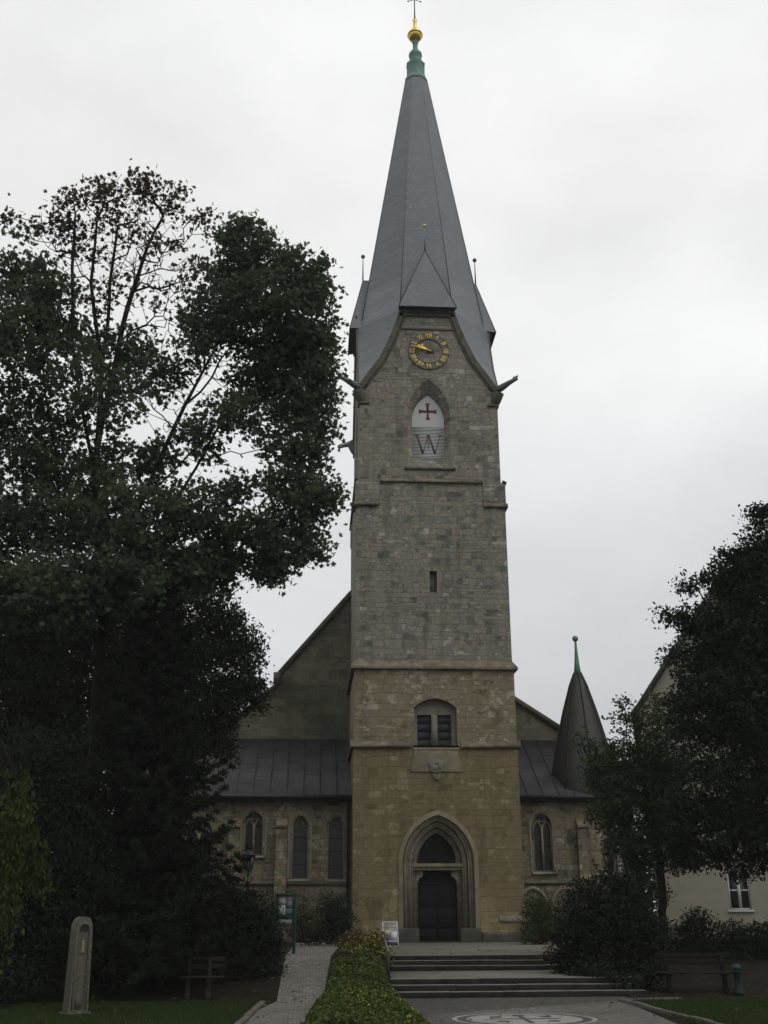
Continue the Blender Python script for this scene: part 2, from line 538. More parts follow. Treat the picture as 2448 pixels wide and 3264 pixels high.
M['leaf_maple'] = leaf_mat('maple_leaf', (.042, .062, .036), (.085, .11, .06), .45)
M['leaf_maple_dry'] = leaf_mat('turning_maple_leaf', (.04, .045, .024), (.07, .05, .032), .25, c3=(.10, .045, .035))
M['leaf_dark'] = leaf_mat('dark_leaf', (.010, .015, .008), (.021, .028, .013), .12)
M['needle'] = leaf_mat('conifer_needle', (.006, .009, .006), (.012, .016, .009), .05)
M['leaf_birch'] = leaf_mat('yellowing_birch_leaf', (.020, .034, .010), (.058, .068, .017), .3)
M['leaf_mid'] = leaf_mat('mid_green_leaf', (.026, .04, .016), (.055, .072, .026), .25, c3=(.075, .075, .03))
M['leaf_pale'] = leaf_mat('pale_shrub_leaf', (.035, .042, .016), (.07, .073, .034), .2, c3=(.13, .12, .08))
M['leaf_cover'] = leaf_mat('ground_cover_leaf', (.038, .056, .015), (.085, .115, .028), .25)
M['leaf_brown'] = leaf_mat('reddish_brown_leaf', (.05, .035, .018), (.075, .055, .025), .15)
M['petal_yellow'] = leaf_mat('yellow_petal', (.22, .17, .012), (.32, .27, .06), .2)
M['petal_orange'] = leaf_mat('orange_petal', (.16, .035, .012), (.22, .08, .012), .2)
M['blade'] = leaf_mat('grass_blade', (.018, .034, .008), (.036, .058, .013), .25)
M['leaf_fallen'] = leaf_mat('fallen_leaf', (.05, .035, .015), (.11, .085, .03), .1)
M['letter_paint'] = simple('faded_letter_paint', (.075, .035, .04), .7, .3, 6.0)

# ------------------------------------------------------------------ ground, plaza, steps
XL, XR = -3.2, 2.5                    # sides of the stairs
YT0, YB0 = -14.6, -20.0               # head and foot of the stairs
ZL = -0.79
def gz(y):                            # height of the sloping ground beside the stairs
    if y > YT0: return 0.0
    if y < -20.6: return ZL
    return ZL * (YT0 - y) / (YT0 + 20.6)

g = MB()
ys = [-400, -20.6, YT0, 900]
zs = [ZL - .02, ZL - .02, -.02, -.02]
for a, b in ((-500, XL), (XR, 500)):
    for i in range(3):
        g.face([(a, ys[i], zs[i]), (b, ys[i], zs[i]), (b, ys[i + 1], zs[i + 1]), (a, ys[i + 1], zs[i + 1])])
g.face([(XL, -400, ZL - .02), (XR, -400, ZL - .02), (XR, YT0 + .3, ZL - .02), (XL, YT0 + .3, ZL - .02)])
g.face([(XL, YT0 + .3, -.02), (XR, YT0 + .3, -.02), (XR, 900, -.02), (XL, 900, -.02)])
g.face([(XL, YT0 + .3, ZL - .02), (XR, YT0 + .3, ZL - .02), (XR, YT0 + .3, -.02), (XL, YT0 + .3, -.02)])
for x in (XL, XR):
    g.face([(x, -20.6, ZL - .02), (x, YT0 + .3, ZL - .02), (x, YT0 + .3, -.02), (x, YT0, -.02)])
tag(g.build('ground', M['soil']), kind='structure')

# lower plaza, sloping cobbled path, upper terrace
PL = (-6.574, -26.220, -0.790)[0]           # left edge of the path where it leaves the frame
PR = (-5.469, -26.344, -0.790)[0]
LK0 = (2.044, -21.410, -0.790)
LK1 = (1.539, -27.129, -0.790)
g = MB()
g.prismz([(-9, -70), (9, -70), (LK1[0], LK1[1]), (LK0[0], LK0[1]), (XR + 1.2, -20.75), (XR + 1.2, -19.95), (XL - .1, -19.95), (PR + .1, -26.4), (PL, -26.4)], ZL - .1, ZL)
tag(g.build('plaza', M['paving']), kind='structure')
g = MB()
pathL = [(PL, -26.4), (-6.384, -21.046, -0.790)[:2], (-6.139, -21.128, -0.550)[:2], (-6.007, -6.941, 0.000)[:2], (-6.1, 1.6)]
pathR = [(PR, -26.4), (-5.256, -22.800, -0.790)[:2], (-5.071, -21.331, -0.600)[:2], (-4.173, -3.322, 0.000)[:2], (-4.0, 1.6)]
def edge_at(E, y):
    for (x0, y0), (x1, y1) in zip(E[:-1], E[1:]):
        if y0 <= y <= y1: return x0 + (x1 - x0) * (y - y0) / (y1 - y0)
    return E[-1][0]
rows = [-26.38, -23.0, -20.6, -19.5, -18.5, -17.0, -15.5, YT0, -12.0, -8.0, -4.0, 1.6]
for a, b in zip(rows[:-1], rows[1:]):
    g.face([(edge_at(pathL, a), a, gz(a) + .004), (edge_at(pathR, a), a, gz(a) + .004), (edge_at(pathR, b), b, gz(b) + .004), (edge_at(pathL, b), b, gz(b) + .004)])
tag(g.build('path', M['cobble']), kind='structure')
g = MB()
g.prismz([(XL, YT0 + .36), (XR + 1.2, YT0 + .36), (8.5, -9.0), (8.5, 1.9), (-4.1, 1.9), (-4.1, -3.0)], -.015, 0.0)
g.box(XL, XR, YT0 + .05, YT0 + .36, -.1, -.0005)
tag(g.build('terrace', M['terrace']), kind='structure')
# landing between the two flights
g = MB()
g.box(XL + .002, XR - .002, -19.22, -14.82, ZL, -.395)
tag(g.build('landing', M['terrace']), kind='structure')

def flight(name, label, y0, z0, n, rise, tread, xl, xr, seed):
    rnd = random.Random(seed)
    t = empty('stone_steps', ((xl + xr) / 2, y0, z0 - n * rise))
    tag(t, label, 'steps', 'stone steps up to the church door')
    for i in range(n):
        b = MB()
        x = xl
        y = y0 - tread * i
        z = z0 - rise * i
        while x < xr - .01:                                  # each step is laid from several long blocks
            x2 = min(x + rnd.uniform(1.0, 1.7), xr)
            if xr - x2 < .5: x2 = xr
            dz, dy = rnd.uniform(-.006, .004), rnd.uniform(-.012, .012)
            b.box(x + .004 - (xl + xr) / 2, x2 - .004 - (xl + xr) / 2, y + dy - y0, y - y0 + tread + .06, z - rise - (z0 - n * rise) - .02, z + dz - (z0 - n * rise))
            x = x2
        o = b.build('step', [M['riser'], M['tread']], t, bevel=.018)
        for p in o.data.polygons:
            if p.normal.z > .5: p.material_index = 1  # upward faces take the pale stone colour, all other faces the dark one
    return t
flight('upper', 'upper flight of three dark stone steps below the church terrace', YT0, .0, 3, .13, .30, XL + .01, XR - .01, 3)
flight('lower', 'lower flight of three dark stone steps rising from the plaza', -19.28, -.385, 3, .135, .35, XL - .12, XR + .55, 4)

# kerbs and lawns
def kerb(p, q, w=.13, h=.06):
    d = Vector((q[0] - p[0], q[1] - p[1], 0))
    L = d.length
    d.normalize()
    n = Vector((-d.y, d.x, 0)) * w
    b = MB()
    k = int(L / .95)
    rnd = random.Random(5)
    for i in range(k):
        a = Vector((p[0], p[1], 0)) + d * (L * i / k + .006)
        c = Vector((p[0], p[1], 0)) + d * (L * (i + 1) / k - .006)
        j = n * rnd.uniform(-.08, .08)
        z = gz((a.y + c.y) / 2)
        q4 = [a + j, c + j, c + n + j, a + n + j]
        b.prismz([(v.x, v.y) for v in q4], z - .1, z + h + rnd.uniform(-.01, .01))
    return b
kerb((PL - .35, -34.0), (-6.384, -21.046, -0.790)).build('kerb', M['kerbstone'], bevel=.012)['kind'] = 'structure'
kerb((9.0 - 6.6, -36), LK0).build('kerb', M['kerbstone'], bevel=.012)['kind'] = 'structure'
for pts in ([(-30, -40), (PL - .38, -40), (PL - .15, -26.4), ((-6.384, -21.046, -0.790)[0] - .15, (-6.384, -21.046, -0.790)[1]), (-7.4, -20.8), (-30, -20.8)],
            [(LK1[0] + 1.0, -36), (30, -36), (30, -21.2), (LK0[0] + .2, LK0[1] + .05)]):
    b = MB()
    b.prismz(pts, ZL - .05, ZL + .012)
    tag(b.build('lawn', M['turf']), kind='structure')

# round mosaic set in the plaza
mz = empty('mosaic_medallion', (-1.12, -25.82, ZL))
tag(mz, 'round pale pavement mosaic with a dark cross set in the plaza setts', 'mosaic')
def disc(b, r0, r1, z, n=64):
    A = [(r0 * math.cos(2 * math.pi * i / n), r0 * math.sin(2 * math.pi * i / n), z) for i in range(n)]
    B = [(r1 * math.cos(2 * math.pi * i / n), r1 * math.sin(2 * math.pi * i / n), z) for i in range(n)]
    b.loft(B, A)
b = MB(); disc(b, 1.33, 1.43, .004); b.build('outer_ring', M['mosaic_pale'], mz)
b = MB(); disc(b, 1.14, 1.33, .004); b.build('dark_ring', M['mosaic_dark'], mz)
b = MB(); disc(b, .001, 1.14, .004); b.build('field', M['mosaic_pale'], mz)
b = MB()
b.face([(-.62, .66, .008), (.62, .66, .008), (.62, .70, .008), (-.62, .70, .008)])
b.face([(-.14, .62, .009), (0, .50, .009), (.14, .62, .009), (.10, .86, .009), (-.10, .86, .009)])
b.face([(-.05, -.9, .0085), (.05, -.9, .0085), (.05, .55, .0085), (-.05, .55, .0085)])
b.face([(-.7, -.05, .0095), (.7, -.05, .0095), (.7, .05, .0095), (-.7, .05, .0095)])
for x, y in ((-.5, .42), (.5, .42), (-.5, -.5), (.5, -.5)):
    A = [(x + .13 * math.cos(q), y + .13 * math.sin(q), .0075) for q in [2 * math.pi * i / 20 for i in range(20)]]
    b.face(A)
b.build('cross', M['mosaic_dark'], mz)

# ------------------------------------------------------------------ the church
ch = empty('church', (0.1, 0, 0))
tag(ch, 'grey and ochre stone church with a tall clock tower and slate spire', 'church')
CY = 3.68                                                     # axis of the tower
H1, H2, H3, H5 = 3.68, 3.66, 3.61, 3.47
def ring_sides(b, h, z0, z1):                                 # left, right and back faces of a square stage
    y0, y1 = CY - h, CY + h
    b.face([(-h, y1, z0), (-h, y0, z0), (-h, y0, z1), (-h, y1, z1)])
    b.face([(h, y0, z0), (h, y1, z0), (h, y1, z1), (h, y0, z1)])
    b.face([(h, y1, z0), (-h, y1, z0), (-h, y1, z1), (h, y1, z1)])
def lid(b, h, z):
    b.face([(-h, CY - h, z), (h, CY - h, z), (h, CY + h, z), (-h, CY + h, z)])

# stage 1: ochre stone with the portal
portal_hole = arch(1.55, -.05, 3.2, 5.2, 14)
b = MB()
b.holed([(-H1, -.05), (H1, -.05), (H1, 8.2), (1.02, 8.2), (1.02, 8.1), (-1.02, 8.1), (-1.02, 8.2), (-H1, 8.2)], [portal_hole], CY - H1, 0)
ring_sides(b, H1, -.05, 8.2); lid(b, H1, 8.19)
tower1 = b.build('tower_wall', M['plaster_stone'], ch)
tag(tower1, 'ochre lower stage of the tower around the portal')
# stage 2
win2 = [(-.97, 8.14)] + [(x, 9.87 + .42 * (1 - (x / .97) ** 2)) for x in [-.97 + 1.94 * i / 12 for i in range(13)]] + [(.97, 8.14)]
b = MB()
b.holed([(-H2, 8.2), (-.97, 8.2)] + win2[1:-1] + [(.97, 8.2), (H2, 8.2), (H2, 11.7), (-H2, 11.7)], [], CY - H2, 0)
b.loft(P3([(-.97, 8.1)] + win2[1:-1] + [(.97, 8.1)], CY - H2), P3([(-.97, 8.1)] + win2[1:-1] + [(.97, 8.1)], CY - H2 + .42), closed=False)
ring_sides(b, H2, 8.2, 11.7); lid(b, H2, 11.69)
tag(b.build('tower_wall', M['stage2'], ch), 'patchy second stage of the tower with the small double window')
# stage 3
b = MB()
slit = [(-.13, 15.29), (.21, 15.29), (.21, 16.33), (-.13, 16.33)]
b.holed([(-H3, 11.7), (H3, 11.7), (H3, 20.86), (-H3, 20.86)], [slit], CY - H3, .34)
ring_sides(b, H3, 11.7, 20.86); lid(b, H3, 20.85)
tag(b.build('tower_wall', M['stone'], ch), 'tall grey middle stage of the tower with a slit window')
b = MB(); b.box(-.12, .20, CY - H3 + .30, CY - H3 + .32, 15.3, 16.32)
b.build('slit_window', M['lead'], ch)

# stage 5 with its four gables
GZ = [(26.03, 3.47), (26.75, 2.99), (27.6, 2.42), (28.7, 1.93), (29.6, 1.60), (30.42, 1.37)]   # height, half width of the gable
bel_o = arch(1.07, 21.67, 24.5, 26.5, 10)
bel_i = arch(.81, 22.4, 24.35, 25.8, 10)
gable_out = [(-H5, 20.86), (H5, 20.86)] + [(gw, z) for z, gw in GZ] + [(-gw, z) for z, gw in GZ[::-1]]
b = MB()
for k in range(4):
    q = MB()
    q.holed(gable_out, [bel_o], -H5, 0)
    q.loft(P3(bel_o, -H5), P3(bel_i, -H5 + .5))
    q.xf(Matrix.Translation((0, CY, 0)) @ Matrix.Rotation(k * math.pi / 2, 4, 'Z'))
    b.add(q.v, q.f)
tag(b.build('belfry_wall', M['stone'], ch), 'grey belfry stage with four clock gables')

def four(fn, *a, **kw):
    for k in range(4):
        yield Matrix.Translation((0, CY, 0)) @ Matrix.Rotation(k * math.pi / 2, 4, 'Z')

# belfry openings: white boards with a cross, louvres below with the letter W
for k, Mx in enumerate(four(None)):
    if k == 2: continue
    b = MB(); b.holed([(x, z) for x, z in arch(.82, 24.05, 24.35, 25.83, 10)], [], -H5 + .5, 0)
    b.xf(Mx)
    bo = b.build('belfry_board', M['white'], ch)
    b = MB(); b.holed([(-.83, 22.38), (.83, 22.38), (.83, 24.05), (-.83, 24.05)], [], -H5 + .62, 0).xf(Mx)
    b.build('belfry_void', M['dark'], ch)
    b = MB()
    n = 21
    for i in range(n):
        z = 22.41 + (24.05 - 22.41) * i / n
        b.box(-.82, .82, -H5 + .492, -H5 + .506, z, z + .042)
    b.xf(Mx)
    lo = b.build('belfry_louvres', M['slat'], ch)
    if k: continue
    y = -H5 + .486
    b = MB()
    cx, cz, r, t = 0.0, 24.93, .44, .052
    for q in range(4):
        sub = MB().prism([(-t * .9, 0), (-t, r * .7), (-t * 2.1, r), (t * 2.1, r), (t, r * .7), (t * .9, 0)], y - .02, y)
        sub.xf(Matrix.Translation((cx, 0, cz)) @ Matrix.Rotation(q * math.pi / 2 + .0, 4, 'Y'))
        b.add(sub.v, sub.f)
    b.xf(Mx)
    b.build('cross', M['red'], bo)
    b = MB()                                                   # the painted W, on the front of the slats
    cnt = [0]
    def stroke(x0, z0, x1, z1, wd):
        cnt[0] += 1
        yy = y - .004 - .0007 * cnt[0]
        b.prism([(x0 - wd / 2, z0), (x0 + wd / 2, z0), (x1 + wd / 2, z1), (x1 - wd / 2, z1)][::(1 if z1 > z0 else -1)], yy, yy + .012)
    Wt, Wb = 23.62, 22.60
    stroke(-.58, Wt, -.28, Wb, .085); stroke(-.29, Wb, -.02, Wt, .035)
    stroke(.02, Wt, .33, Wb, .085); stroke(.32, Wb, .60, Wt, .035)
    for x in (-.58, .0, .60): b.prism([(x - .10, Wt - .012), (x + .10, Wt - .012), (x + .10, Wt + .014), (x - .10, Wt + .014)], y - .014, y + .001)
    b.prism([(-.012, 22.9), (.012, 22.9), (.012, 23.63), (-.012, 23.63)], y - .015, y + .001)
    b.prism([(-.07, 23.24), (.07, 23.24), (.07, 23.27), (-.07, 23.27)], y - .016, y + .001)
    b.xf(Mx)
    b.build('letter', M['letter_paint'], lo)

# string courses: sloped weathering on top, drip below
def course_seg(b, x0, x1, h, z, out_=.13, hh=.34):
    y = CY - h
    b.prismx([(y + .05, z), (y - out_, z), (y - out_, z + .10), (y + .05, z + hh)], x0, x1)
def course_ring(b, h, z, out_=.13, hh=.34, skip_front=False):
    o, i = h + out_, h - .05
    def sq(r, zz): return [(-r, CY - r, zz), (r, CY - r, zz), (r, CY + r, zz), (-r, CY + r, zz)]
    def ringf(A, B):
        for j in range(4):
            if skip_front and j == 0: continue
            b.face([A[j], A[(j + 1) % 4], B[(j + 1) % 4], B[j]])
    ringf(sq(i, z), sq(o, z)); ringf(sq(o, z), sq(o, z + .10)); ringf(sq(o, z + .10), sq(i, z + hh))
b = MB(); course_ring(b, H2, 11.62, .17, .42); b.build('string_course', M['course'], ch)
b = MB(); course_ring(b, H1, 8.08, .14, .36, True); course_seg(b, -H1 - .14, -1.12, H1, 8.08); course_seg(b, 1.12, H1 + .14, H1, 8.08)
b.build('string_course', M['course'], ch)
b = MB(); course_ring(b, H3, 20.80, .10, .24, True); course_seg(b, -2.45, 2.55, H3, 20.80, .11, .26)
b.build('string_course', M['course'], ch)
for s in (-1, 1):                                             # corner piers whose course steps down
    for yb in (0, 1):
        b = MB()
        x0, x1 = (-H3 - .04, -2.5) if s < 0 else (2.55, H3 + .04)
        y0, y1 = (CY - H3 - .07, CY - H3 + 1.0) if yb == 0 else (CY + H3 - 1.0, CY + H3 + .05)
        b.box(x0, x1, y0, y1, 19.75, 20.79)
        b.build('corner_pier', M['stone'], ch, bevel=.02)
        b = MB()
        if yb == 0:
            b.prismx([(y0 + .02, 19.56), (y0 - .07, 19.56), (y0 - .07, 19.66), (y0 + .02, 19.80)], x0 - (.08 if s < 0 else -.01), x1 + (.08 if s > 0 else -.01))
            b.box(*((x0 - .08, x0 + .02) if s < 0 else (x1 - .02, x1 + .08)), y0 + .02, y1, 19.56, 19.70)
            b.build('pier_course', M['course'], ch)

# portal: stepped pointed orders with rolls, hood mould, lintel, doors
b = MB()
YF = CY - H1
W_ = [1.55, 1.30, 1.08, .87]
A_ = [5.2, 4.98, 4.74, 4.48]
D_ = [0.0, .20, .42, .70]
for i in range(3):
    o = arch(W_[i], -.05, 3.2, A_[i], 14)
    n_ = arch(W_[i + 1], -.05, 3.2, A_[i + 1], 14)
    b.loft(P3(o, YF + D_[i]), P3(o, YF + D_[i + 1] - .06), False)
    b.loft(P3(o, YF + D_[i + 1] - .06), P3(n_, YF + D_[i + 1] - .06), False)
    b.loft(P3(n_, YF + D_[i + 1] - .06), P3(n_, YF + D_[i + 1] + .1), False)
for i, rr in ((0, .055), (1, .075), (2, .06)):
    m_ = arch((W_[i] + W_[i + 1]) / 2 + .02, .5, 3.2, (A_[i] + A_[i + 1]) / 2 + .02, 14)
    b.tube(P3(m_, YF + D_[i + 1] - .09), rr, 8)
    m2 = arch(W_[i + 1] + .02, .5, 3.2, A_[i + 1] + .02, 14)
    b.tube(P3(m2, YF + D_[i + 1] - .07), .035, 6)
por = b.build('portal', M['trim'], ch)
b = MB()
o = arch(1.73, .5, 3.2, 5.40, 14); n_ = arch(1.54, .5, 3.2, 5.18, 14)
b.loft(P3(o, YF - .05), P3(n_, YF - .09), False); b.loft(P3(o, YF + .02), P3(o, YF - .05), False); b.loft(P3(n_, YF - .09), P3(n_, YF + .03), False)
b.build('hood_mould', M['trim_pale'], por)
b = MB()
for s in (-1, 1):
    b.prism([(s * .88, -.05), (s * 1.78, -.05), (s * 1.74, .55), (s * .88, .55)][::s], YF - .14, YF + .7)
    b.build('plinth_block', M['plinth'], por, bevel=.02)
    b = MB()
b = MB(); b.box(-1.09, 1.09, YF + .40, YF + .90, 2.90, 3.18); b.prismx([(YF + .32, 3.05), (YF + .45, 2.95), (YF + .45, 3.18), (YF + .32, 3.18)], -1.09, 1.09)
b.build('lintel', M['trim_pale'], por, bevel=.015)
b = MB()
for s in (-1, 1):
    pts = [(s * .93, 2.905), (s * .62, 2.905), (s * .62, 2.66), (s * .70, 2.60), (s * .74, 2.62), (s * .80, 2.52), (s * .87, 2.36), (s * .93, 2.3)]
    b.prism(pts[::-s], YF + .56, YF + .9)
    b.build('corbel', M['trim'], por, bevel=.01)
    b = MB()
b = MB(); b.holed(arch(.95, 3.17, 3.2, 4.56, 14), [], YF + .86, 0)
for x in (-.42, .0, .42): b.box(x - .012, x + .012, YF + .845, YF + .86, 3.2, 4.0)
b.build('tympanum', M['panel'], por)
dr = MB(); dr.box(-.92, .92, YF + .84, YF + .92, .03, 2.92)
dr = dr.build('door', M['door'], ch)
b = MB()
for s in (-1, 1):
    for z0, z1 in ((.12, .52), (.60, 1.35), (1.43, 2.3)):
        x0, x1 = (.06, .80) if s > 0 else (-.80, -.06)
        b.box(x0, x1, YF + .815, YF + .84, z0, z1)
        b.box(x0 + .1, x1 - .1, YF + .80, YF + .815, z0 + .08, z1 - .08)
b.box(-.90, .90, YF + .79, YF + .84, 2.36, 2.44)
b.box(-.03, .03, YF + .80, YF + .84, .05, 2.36)
b.build('door_panel', M['door'], dr, bevel=.01)
b = MB(); b.tube([(.10, YF + .80, 1.08), (.10, YF + .74, 1.08), (.22, YF + .73, 1.08)], .014, 6); b.build('door_handle', M['iron'], dr)
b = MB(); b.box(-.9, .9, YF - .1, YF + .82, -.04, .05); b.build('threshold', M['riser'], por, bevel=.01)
# base course of the tower
b = MB()
for x0, x1 in ((-H1 - .14, -1.80), (1.80, H1 + .14)):
    b.prismx([(YF + .02, -.05), (YF - .12, -.05), (YF - .12, .32), (YF + .02, .42)], x0, x1)
    b.build('base_course', M['plinth'], ch, bevel=.02)
    b = MB()
for s in (-1, 1):
    b.prism([(s * (H1 - .02), -.05), (s * (H1 + .12), -.05), (s * (H1 + .12), .32), (s * (H1 - .02), .42)][::s], YF + .021, YF + 5)
    b.build('base_course', M['plinth'], ch, bevel=.02)
    b = MB()
b = MB(); b.box(2.55, H1 + .03, YF - .05, YF + .3, .8, 1.02); b.build('base_stone', M['trim'], ch, bevel=.02)

# the small double window of stage 2
y2 = CY - H2
dw = MB()
dw.holed([(-.97, 8.15)] + win2[1:-1] + [(.97, 8.15)], [[(-.80, 8.16), (-.17, 8.16), (-.17, 9.60), (-.80, 9.60)], [(.12, 8.16), (.75, 8.16), (.75, 9.60), (.12, 9.60)]], y2 + .30, .16)
dw.box(-.15, .10, y2 + .24, y2 + .31, 8.14, 9.6)
dw = dw.build('double_window', M['trim_grey'], ch)
for x0 in (-.80, .12):
    b = MB(); b.box(x0, x0 + .63, y2 + .46, y2 + .5, 8.16, 9.6)
    for i in range(4):
        z = 8.2 + .36 * i
        b.prismx([(y2 + .39, z - .03), (y2 + .45, z + .34), (y2 + .47, z + .34), (y2 + .41, z - .03)], x0 + .01, x0 + .62)
    b.build('louvre', M['louvre'], dw)
b = MB()
b.prismx([(YF - .06, 7.98), (YF - .06, 8.06), (y2 + .33, 8.17), (y2 + .33, 7.98)], -1.0, 1.0)
b.build('window_sill', M['trim_pale'], dw, bevel=.012)
b = MB()
b.prism([(-1.0, 7.97), (-1.0, 7.72), (-1.16, 7.35), (-1.16, 7.02), (1.16, 7.02), (1.16, 7.35), (1.0, 7.72), (1.0, 7.97)], YF - .045, YF + .02)
ap = b.build('apron', M['trim_pale'], ch, bevel=.02)
b = MB()                                                      # carved, weathered corbel head under the window
rnd = random.Random(9)
b.prism([(-.36, 7.05), (-.40, 7.42), (-.20, 7.58), (0, 7.74), (.22, 7.58), (.40, 7.42), (.36, 7.05), (.18, 6.92), (-.18, 6.92)], YF - .22, YF - .04)
b.prism([(-.28, 6.91), (.28, 6.91), (.14, 6.55), (-.10, 6.55)], YF - .15, YF + .02)
b.prism([(-.52, 7.38), (-.41, 7.50), (-.41, 7.30)], YF - .12, YF - .04)
b.prism([(.52, 7.38), (.41, 7.30), (.41, 7.50)], YF - .12, YF - .04)
b.prism([(-.25, 7.10), (-.30, 7.30), (-.12, 7.36), (.05, 7.28), (.02, 7.12)], YF - .27, YF - .2)
b.prism([(.04, 7.34), (.26, 7.42), (.31, 7.2), (.12, 7.14)], YF - .26, YF - .2)
b.prism([(-.16, 7.42), (-.05, 7.56), (.12, 7.52), (.10, 7.40)], YF - .265, YF - .2)
b.xf(Matrix.Translation((0, YF, 7.2)) @ Matrix.Diagonal((.8, .55, .8, 1)) @ Matrix.Translation((0, -YF, -7.2)))
b.build('carved_corbel', M['trim_grey'], ap, bevel=.03)

# belfry sill, cornice under the hood, dark frieze
b = MB(); b.prismx([(CY - H5 + .02, 21.52), (CY - H5 - .09, 21.55), (CY - H5 - .09, 21.63), (CY - H5 + .02, 21.70)], -1.25, 1.25)
b.build('belfry_sill', M['trim_dark'], ch)
for k, Mx in enumerate(four(None)):
    b = MB(); b.box(-1.42, 1.42, -H5 - .10, -H5 + .05, 30.06, 30.24); b.box(-1.36, 1.36, -H5 - .16, -H5 + .05, 30.24, 30.44); b.xf(Mx)
    b.build('cornice', M['trim_dark'], ch)
    b = MB(); b.box(-1.45, 1.45, -H5 - .04, -H5 + .05, 29.28, 29.40); b.xf(Mx); b.build('ledge', M['trim_dark'], ch)
    for s in (-1, 1):                                         # moulded coping of each gable edge
        L0 = [(s * gw, z) for z, gw in GZ]
        b = MB()
        fine = []
        for (z0, g0), (z1, g1) in zip(GZ[:-1], GZ[1:]):
            for j in range(3): fine.append((z0 + (z1 - z0) * j / 3, g0 + (g1 - g0) * j / 3))
        fine.append(GZ[-1])
        o = [(s * (gw + .05), -H5 - .10, z + .02) for z, gw in fine]
        i_ = [(s * (gw - .20), -H5 - .10, z - .10) for z, gw in fine]
        o2 = [(s * (gw + .05), -H5 + .02, z + .02) for z, gw in fine]
        i2 = [(s * (gw - .24), -H5 + .02, z - .12) for z, gw in fine]
        b.loft(o, i_, False); b.loft(i_, i2, False); b.loft(o2, o, False)
        b.tube([(s * (gw - .27), -H5 - .02, z - .13) for z, gw in fine], .05, 6)
        b.xf(Mx)
        b.build('gable_coping', M['trim_dark'], ch)
# gargoyles: grey spouts on stone corbels at the four corners
for k in range(4):
    Mx = Matrix.Translation((0, CY, 0)) @ Matrix.Rotation(k * math.pi / 2, 4, 'Z')
    b = MB()
    c = Vector((-H5 + .05, -H5 + .05, 25.95))
    d = Vector((-.78, -.62, 0))
    b.tube([c + d * -.2, c + d * .4 + Vector((0, 0, .03)), c + d * .95 + Vector((0, 0, .12)), c + d * 1.45 + Vector((0, 0, .16))], [.20, .18, .12, .09], 8)
    b.tube([c + d * 1.2 + Vector((0, 0, .27)), c + d * 1.52 + Vector((0, 0, .27))], [.05, .04], 6)
    b.xf(Mx)
    go = b.build('gargoyle', M['lead'], ch)
    b = MB()
    b.tube([c + Vector((.18, .18, -.95)), c + Vector((.02, .02, -.55)), c + Vector((-.12, -.10, -.2)), c + Vector((-.1, -.1, .1))], [.20, .27, .30, .22], 8)
    b.box(-H5 - .07, -H5 + .5, -H5 - .07, -H5 + .5, 25.02, 25.16)
    b.xf(Mx)
    b.build('corbel', M['trim_dark'], go)

# spire: four broad facets flare down between the gables, octagon above
def rz(z): return .63 + (48.2 - z) * .1525
FZ = []
for (z0, g0), (z1, g1) in zip(GZ[:-1], GZ[1:]):
    for j in range(3): FZ.append((z0 + (z1 - z0) * j / 3, g0 + (g1 - g0) * j / 3))
FZ.append(GZ[-1])
b = MB()
E_ = .06
for k in range(4):
    Mx = Matrix.Translation((0, CY, 0)) @ Matrix.Rotation(k * math.pi / 2, 4, 'Z')
    q = MB()
    A = [(gw, -H5 - E_, z + .03) for z, gw in FZ]
    B = [(H5 + E_, -gw, z + .03) for z, gw in FZ]
    q.loft(A, B, False)
    zt = [30.45, 33, 36, 39, 42, 45, 48.2]
    T = math.tan(R(22.5))
    A2 = [(rz(z) * T, -rz(z), z) for z in zt]
    B2 = [(rz(z), -rz(z) * T, z) for z in zt]
    q.loft([A[-1]] + A2, [B[-1]] + B2, False)
    C2 = [(-rz(z) * T, -rz(z), z) for z in zt]
    q.loft(C2, A2, False)
    q.xf(Mx)
    b.add(q.v, q.f)
spire = b.build('spire', M['slate'], ch)
b = MB()                                                      # lead hips down the arrises
for k in range(8):
    q = R(22.5 + 45 * k)
    f = 1 / math.cos(R(22.5)) * 1.003
    b = MB().tube([(rz(z) * f * math.cos(q), CY + rz(z) * f * math.sin(q), z) for z in (31.0, 40.0, 48.2)], [.022, .02, .018], 5)
    b.build('hip_flashing', M['slate'], spire)
for k, Mx in enumerate(four(None)):                           # half-hipped roofs of the gables
    yo = -3.92
    ax = (0.0, -3.16, 34.3)
    e0, e1 = (-1.50, yo, 30.42), (1.50, yo, 30.42)
    bk = (0.0, -rz(34.3) + .3, 34.3)
    v0, v1 = (-1.42, -rz(30.5) + .3, 30.5), (1.42, -rz(30.5) + .3, 30.5)
    b = MB()
    b.face([e0, e1, ax]); b.face([e1, v1, bk, ax]); b.face([v0, e0, ax, bk]); b.face([e1, e0, v0, v1])
    b.xf(Mx)
    hd = b.build('gable_hood', M['slate'], ch)
    b = MB(); b.box(-1.51, 1.51, yo - .02, yo + .05, 30.37, 30.43)
    b.tube([e0, ax], .022, 5); b.tube([e1, ax], .022, 5)
    b.xf(Mx); b.build('hood_edge', M['iron'], hd)
    b = MB(); b.tube([ax, (ax[0], ax[1], 35.75)], [.045, .02], 6); b.xf(Mx)
    fo = b.build('finial', M['copper' if k == 0 else 'iron'], hd)
    b = MB(); b.ball((ax[0], ax[1], 35.83), .12 if k else .085, 10); b.xf(Mx); b.build('finial_ball', M['gold' if k == 0 else 'lead'], fo)
